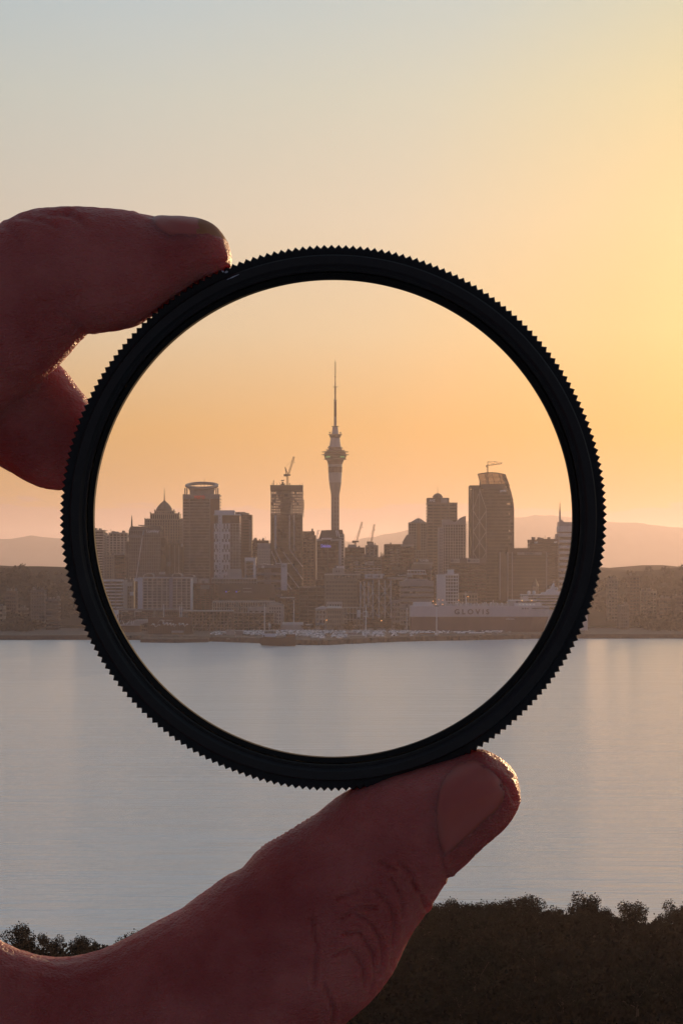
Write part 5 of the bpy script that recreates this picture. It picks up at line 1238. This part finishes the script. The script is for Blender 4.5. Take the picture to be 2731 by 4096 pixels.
# ---------------------------------------------------------------- the hand
def cr_interp(A, n):
    A = [np.array(a, float) for a in A]; A = [2*A[0]-A[1]]+A+[2*A[-1]-A[-2]]; out = []
    for i in range(1, len(A)-2):
        p0, p1, p2, p3 = A[i-1:i+3]
        for k in range(n):
            t = k/n; out.append(.5*((2*p1)+(-p0+p2)*t+(2*p0-5*p1+4*p2-p3)*t*t+(-p0+3*p1-3*p2+p3)*t**3))
    out.append(A[-2]); return out
def loft(mb, st, sub=5, n=28, ex=2.15):
    """st rows: upper contour x, y, lower contour x, y, depth of centre, half thickness in depth"""
    rows = cr_interp(st, sub); rings = []
    for ux, uy, lx, ly, d, h in rows:
        c = np.array([(ux+lx)/2, (uy+ly)/2]); v_ = np.array([(ux-lx)/2, (uy-ly)/2]); rg = []
        for k in range(n):
            a = 2*math.pi*k/n; ca, sa = math.cos(a), math.sin(a)
            q = math.copysign(abs(ca)**(2/ex), ca); s_ = math.copysign(abs(sa)**(2/ex), sa)
            p = c+v_*q; rg.append(P3(p[0], p[1], d+h*s_, d))
        rings.append(rg)
    vs = [p for r_ in rings for p in r_]; fs = []
    for i in range(len(rings)-1):
        for k in range(n): fs.append((i*n+k, i*n+(k+1)%n, (i+1)*n+(k+1)%n, (i+1)*n+k))
    fs.append(tuple(range(n))[::-1]); fs.append(tuple((len(rings)-1)*n+k for k in range(n)))
    mb.add(vs, fs)
hb = MB()
index = [(926,1040,925,1055,0,25),(922,1005,920,1072,0,95),(908,968,905,1082,0,140),(878,926,850,1106,2,172),(835,896,800,1130,4,190),(765,880,715,1186,6,205),(690,875,635,1243,8,215),(610,862,560,1296,10,222),
 (530,846,495,1316,14,228),(430,834,420,1326,20,235),(310,828,372,1333,28,238),(180,832,345,1340,36,240),(60,866,330,1352,44,242),(-40,925,310,1378,52,242),(-130,1015,262,1432,62,240),(-210,1130,205,1488,74,238),
 (-270,1270,140,1538,90,236),(-330,1430,64,1602,110,238),(-400,1600,0,1659,130,242),(-560,1860,-150,1850,160,250),(-760,2150,-330,2080,190,270)]
loft(hb, index)
middle = [(392,1765,390,1792,330,30),(388,1715,378,1848,330,120),(372,1640,345,1908,330,175),(348,1590,300,1945,332,175),(306,1538,235,1963,335,185),(245,1462,150,1950,340,195),(130,1395,50,1893,350,230),(0,1350,-40,1845,360,232),(-150,1330,-140,1795,380,235),(-320,1390,-290,1800,390,238),(-500,1540,-400,1880,380,245),(-700,1800,-480,2050,330,260),(-820,2150,-560,2200,290,280)]
loft(hb, middle)
for dz, dx, dy in ((800,-620,260),(1200,-900,520)):            # ring and little finger, curled behind and out of frame
    sc = .95 if dz < 1000 else .82
    loft(hb, [(-600+ (a+600)*sc+dx, b+dy, -600+(c+600)*sc+dx, b+dy+(e-b)*sc, d+dz-330, h*sc) for a, b, c, e, d, h in middle[:-2]]+[(-900,2000,-560,2350,dz*.8,260),(-1000,2400,-650,2600,dz*.7,270)])
thumb = [(2074,3150,2078,3172,0,30),(2062,3098,2074,3220,0,110),(2034,3058,2056,3262,0,165),(1995,3028,2020,3312,2,205),(1928,2998,1955,3366,4,238),(1850,3008,1895,3422,8,258),(1750,3038,1838,3476,12,268),(1650,3066,1787,3520,16,272),(1530,3104,1752,3580,20,268),
 (1389,3161,1705,3650,28,262),(1273,3248,1655,3725,34,262),(1165,3318,1615,3800,42,268),(1060,3376,1575,3885,50,276),(1010,3422,1520,3965,60,284),(966,3474,1440,4045,70,290),(895,3510,1340,4130,84,296),(800,3580,1240,4260,100,304),
 (705,3645,1150,4400,116,312),(580,3708,1000,4560,140,322),(439,3786,800,4720,170,335),(290,3830,560,4840,200,345),(150,3822,300,4930,235,355),(0,3770,50,4960,265,365),(-170,3640,-250,4950,290,375),(-330,3420,-560,4860,310,385),(-450,3150,-850,4700,320,385),(-520,2850,-1100,4350,320,380)]
loft(hb, thumb)
palm = [(-260,2050,-760,1900,330,330),(-300,2350,-900,2200,420,560),(-360,2700,-1050,2600,480,640),(-450,3100,-1250,3100,470,620),(-520,3600,-1400,3500,420,560),(-600,4200,-1500,3900,380,470),(-700,4800,-1650,4500,380,420),(-850,5600,-1750,5300,400,400),(-1000,6400,-1900,6100,430,420)]
loft(hb, palm, 4, 36)
tmp = hb.build('tmp', None)
md = tmp.modifiers.new('r', 'REMESH'); md.mode = 'VOXEL'; md.voxel_size = 0.00055; md.use_smooth_shade = True
ms = tmp.modifiers.new('s', 'SMOOTH'); ms.factor = .5; ms.iterations = 10
dg = bpy.context.evaluated_depsgraph_get(); me = bpy.data.meshes.new_from_object(tmp.evaluated_get(dg))
bpy.data.objects.remove(tmp)
# creases and folds of the skin
nv = len(me.vertices); co = np.empty(nv*3); me.vertices.foreach_get('co', co); co = co.reshape(-1,3)
no = np.empty(nv*3); me.vertices.foreach_get('normal', no); no = no.reshape(-1,3)
px = co[:,0]/co[:,1]*F+CX; py = HZ-co[:,2]/co[:,1]*F
px = co[:,0]/U+CX; py = HZ-co[:,2]/U; front = no[:,1] < .35
dsp = np.zeros(nv)
def crease(poly, wd, dp, side=None):
    global dsp
    best = np.full(nv, 1e9)
    for (a, b), (c, d) in zip(poly[:-1], poly[1:]):
        vx, vy = c-a, d-b; t = np.clip(((px-a)*vx+(py-b)*vy)/(vx*vx+vy*vy), 0, 1)
        best = np.minimum(best, np.hypot(px-a-t*vx, py-b-t*vy))
    msk = front & (co[:,1] < D+.012)
    dsp += np.where(msk, -dp*np.exp(-(best/wd)**2)+.45*dp*np.exp(-((best-2.4*wd)/wd)**2), 0)
mm = .001
for c in ([(1560,3480),(1600,3560),(1612,3640)], [(1500,3530),(1560,3600),(1580,3690),(1570,3760)], [(1420,3620),(1480,3660),(1520,3730),(1530,3800),(1515,3880)], [(1370,3640),(1420,3600),(1500,3600)],
          [(1380,3700),(1440,3700),(1490,3780),(1500,3860),(1480,3960)], [(1330,3790),(1400,3760),(1450,3830),(1460,3920)], [(1640,3500),(1680,3560),(1700,3620)], [(1590,3420),(1640,3470),(1660,3540)],
          [(1520,3420),(1570,3450)], [(1350,3560),(1430,3540)], [(1300,3900),(1340,4020),(1330,4090)], [(1250,3640),(1270,3760),(1260,3900)]): crease(c, 8, .62*mm)
for k in range(13):                                             # joint wrinkles on the inner thumb edge
    a = 1030+k*17; b = 3396-k*9.6
    crease([(a-6,b-14),(a+14+k%3*6,b+26+k%4*8)], 4.2, .16*mm)
for c in ([(0,905),(60,930),(110,1000)], [(150,860),(220,880),(300,870)], [(90,880),(180,900),(250,930)], [(280,880),(340,900),(370,940)], [(345,1325),(300,1290),(250,1270)]): crease(c, 11, .34*mm)
crease([(555,856),(612,874),(650,900),(690,930),(735,948),(790,948),(850,945),(893,955)], 8, .25*mm)
crease([(1790,3506),(1768,3440),(1752,3350),(1752,3260),(1775,3175),(1830,3110),(1905,3075),(1970,3085),(2020,3130),(2046,3190)], 9, .42*mm)
def vnoise(p, f):
    q = p*f; return np.sin(q[:,0]*1.7+2*np.sin(q[:,1]*1.3))*np.cos(q[:,2]*1.9+1.5*np.sin(q[:,0]*.8))
for cx_, cy_, rr_ in ((905,1030,120),(2010,3110,190)):
    d_ = np.hypot(px-cx_, py-cy_); wv = np.sin((px*.75+py*.45)*.42+1.6*np.sin(py*.03)); dsp += .06*mm*wv*np.exp(-(d_/rr_)**2)
dsp += .06*mm*vnoise(co, 900)+.10*mm*vnoise(co, 260)
co += no*dsp[:,None]
me.vertices.foreach_set('co', co.ravel()); me.update()

def skin_mat():
    m = bpy.data.materials.new('skin'); m.use_nodes = True; t = m.node_tree; b = t.nodes['Principled BSDF']
    tc = N(t, 'ShaderNodeTexCoord')
    n1 = N(t, 'ShaderNodeTexNoise'); n1.inputs['Scale'].default_value = 70; n1.inputs['Detail'].default_value = 5; t.links.new(tc.outputs['Object'], n1.inputs['Vector'])
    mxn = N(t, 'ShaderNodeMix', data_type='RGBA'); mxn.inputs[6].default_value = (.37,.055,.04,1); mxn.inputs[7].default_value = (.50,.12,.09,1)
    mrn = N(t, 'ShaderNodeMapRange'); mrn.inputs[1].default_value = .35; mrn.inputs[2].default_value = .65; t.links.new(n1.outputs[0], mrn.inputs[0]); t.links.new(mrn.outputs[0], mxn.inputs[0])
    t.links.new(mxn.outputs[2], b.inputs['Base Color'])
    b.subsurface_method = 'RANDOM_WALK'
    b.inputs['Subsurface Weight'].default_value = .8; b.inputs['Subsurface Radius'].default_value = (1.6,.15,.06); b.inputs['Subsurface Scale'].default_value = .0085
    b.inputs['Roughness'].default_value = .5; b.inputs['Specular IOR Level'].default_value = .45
    # fine skin relief
    mpn = N(t, 'ShaderNodeMapping'); mpn.inputs['Scale'].default_value = (1,1,1.6); mpn.inputs['Rotation'].default_value = (0,.5,0); t.links.new(tc.outputs['Object'], mpn.inputs[0])
    vo = N(t, 'ShaderNodeTexVoronoi'); vo.inputs['Scale'].default_value = 1100; vo.feature = 'DISTANCE_TO_EDGE'; t.links.new(mpn.outputs[0], vo.inputs['Vector'])
    n2 = N(t, 'ShaderNodeTexNoise'); n2.inputs['Scale'].default_value = 420; n2.inputs['Detail'].default_value = 6; t.links.new(mpn.outputs[0], n2.inputs['Vector'])
    ma = N(t, 'ShaderNodeMath', operation='MULTIPLY_ADD'); ma.inputs[1].default_value = .5; t.links.new(vo.outputs['Distance'], ma.inputs[0]); t.links.new(n2.outputs[0], ma.inputs[2])
    bn = N(t, 'ShaderNodeBump'); bn.inputs['Strength'].default_value = .9; bn.inputs['Distance'].default_value = .0011
    t.links.new(ma.outputs[0], bn.inputs['Height']); t.links.new(bn.outputs[0], b.inputs['Normal'])
    return m
skin = skin_mat()
base = P3(-900, 5200, 400)
person = thing('person', base, 'person whose bare hand pinches the black ring between forefinger and thumb', 'person')
for v in me.vertices: v.co -= base
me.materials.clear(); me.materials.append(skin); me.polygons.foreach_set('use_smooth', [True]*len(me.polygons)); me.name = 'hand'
hand = bpy.data.objects.new('hand', me); COL.objects.link(hand); hand.parent = person
hand['label'] = 'bare backlit hand, forefinger above and thumb below'
bvh = BVHTree.FromPolygons([v.co for v in me.vertices], [tuple(p.vertices) for p in me.polygons])
nailm = bpy.data.materials.new('fingernail'); nailm.use_nodes = True; b = nailm.node_tree.nodes['Principled BSDF']
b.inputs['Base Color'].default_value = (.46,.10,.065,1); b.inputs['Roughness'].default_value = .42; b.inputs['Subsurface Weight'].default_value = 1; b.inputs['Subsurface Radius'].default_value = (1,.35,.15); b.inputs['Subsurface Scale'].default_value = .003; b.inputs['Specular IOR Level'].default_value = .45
edgem = bpy.data.materials.new('nail edge painted glow'); edgem.use_nodes = True; t = edgem.node_tree; b = t.nodes['Principled BSDF']
b.inputs['Base Color'].default_value = (.70,.32,.13,1); b.inputs['Roughness'].default_value = .4  # orange of backlight through the nail tip is put into this colour
tl = N(t, 'ShaderNodeBsdfTranslucent'); tl.inputs[0].default_value = (.75,.33,.14,1); mxs = N(t, 'ShaderNodeMixShader'); mxs.inputs[0].default_value = .6
t.links.new(b.outputs[0], mxs.inputs[1]); t.links.new(tl.outputs[0], mxs.inputs[2]); t.links.new(mxs.outputs[0], t.nodes['Material Output'].inputs[0])
def nail(outline, dirn, origin_of, th, bulge, lim=9.0, edge=None):
    """patch lying on the finger inside an outline; rays along dirn find the skin"""
    o2 = [np.array(p, float) for p in cr_interp(outline+[outline[0]], 5)][:-1]; c = sum(o2)/len(o2)
    rows = []; M = 8
    for j in range(M+1):
        f = max(j/M, .02)
        for p in o2:
            q = c+(p-c)*f; org = origin_of(q)-base; hit = bvh.ray_cast(org, dirn)
            pt = hit[0] if hit[0] is not None and (hit[0]-org).dot(dirn) < lim else None
            rows.append((pt, f))
    k0 = len(o2)
    for i in range(k0):                                            # rays that slipped past the finger take the last hit inwards
        last = rows[i][0]
        for j in range(M+1):
            if rows[j*k0+i][0] is None: rows[j*k0+i] = (last, rows[j*k0+i][1])
            last = rows[j*k0+i][0]
    k = len(o2); top = [p-dirn*(th*(1-.75*f**4)+bulge*(1-f*f)) for p, f in rows]; bot = [p+dirn*.0004 for p, f in rows[-len(o2):]]
    vs = [tuple(v) for v in top]+[tuple(v) for v in bot]; n0 = len(top); fs = []
    for j in range(M):
        for i in range(k): fs.append((j*k+i, j*k+(i+1)%k, (j+1)*k+(i+1)%k, (j+1)*k+i))
    fs.append(tuple(range(k))[::-1]); e = M*k
    for i in range(k): fs.append((e+i, e+(i+1)%k, n0+(i+1)%k, n0+i))
    m_ = bpy.data.meshes.new('fingernail'); m_.from_pydata(vs, [], fs); m_.materials.append(nailm); m_.materials.append(edgem)
    if edge:
        for p_ in m_.polygons:
            if edge(p_.center+base): p_.material_index = 1
    m_.polygons.foreach_set('use_smooth', [True]*len(m_.polygons))
    ob = bpy.data.objects.new('fingernail', m_); COL.objects.link(ob); ob.parent = person
    sm = ob.modifiers.new('s', 'SMOOTH'); sm.factor = .5; sm.iterations = 4
    return ob
to = [(1798,3503),(1774,3420),(1764,3350),(1766,3270),(1790,3190),(1840,3125),(1905,3092),(1962,3098),(2012,3140),(2048,3178),(2062,3230),(2038,3288),(1966,3352),(1882,3428)]
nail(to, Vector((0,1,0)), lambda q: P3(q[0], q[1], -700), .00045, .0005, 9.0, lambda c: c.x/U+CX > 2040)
# forefinger nail, on the upper side and turned a little to the viewer
idr = Vector((-.06,.62,-.78)).normalized()
io = [(600,-120),(640,-185),(720,-215),(820,-190),(905,-120),(930,-30),(905,50),(820,95),(720,105),(640,80),(602,0)]
def iorg(q):
    p = P3(q[0], 900, q[1]); return p-idr*.03
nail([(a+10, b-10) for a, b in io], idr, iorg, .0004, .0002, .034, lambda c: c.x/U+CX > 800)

# ---------------------------------------------------------------- evening haze
hz = MB().box(-25000, 25000, -2100, 24500, SEA-4, 480).build('haze', None)
hz['kind'] = 'stuff'; hz['label'] = 'thin evening haze over the harbour and the city'; hz['category'] = 'haze'
hm = bpy.data.materials.new('haze'); hm.use_nodes = True; t = hm.node_tree; t.nodes.clear()
ho = N(t, 'ShaderNodeOutputMaterial'); hv = N(t, 'ShaderNodeVolumePrincipled')
hv.inputs['Color'].default_value = (.94,.81,.83,1); hv.inputs['Density'].default_value = HAZE; hv.inputs['Anisotropy'].default_value = .55
t.links.new(hv.outputs[0], ho.inputs['Volume']); hz.data.materials.append(hm)
scene.cycles.volume_step_rate = 1.0
scene.cycles.volume_bounces = 1
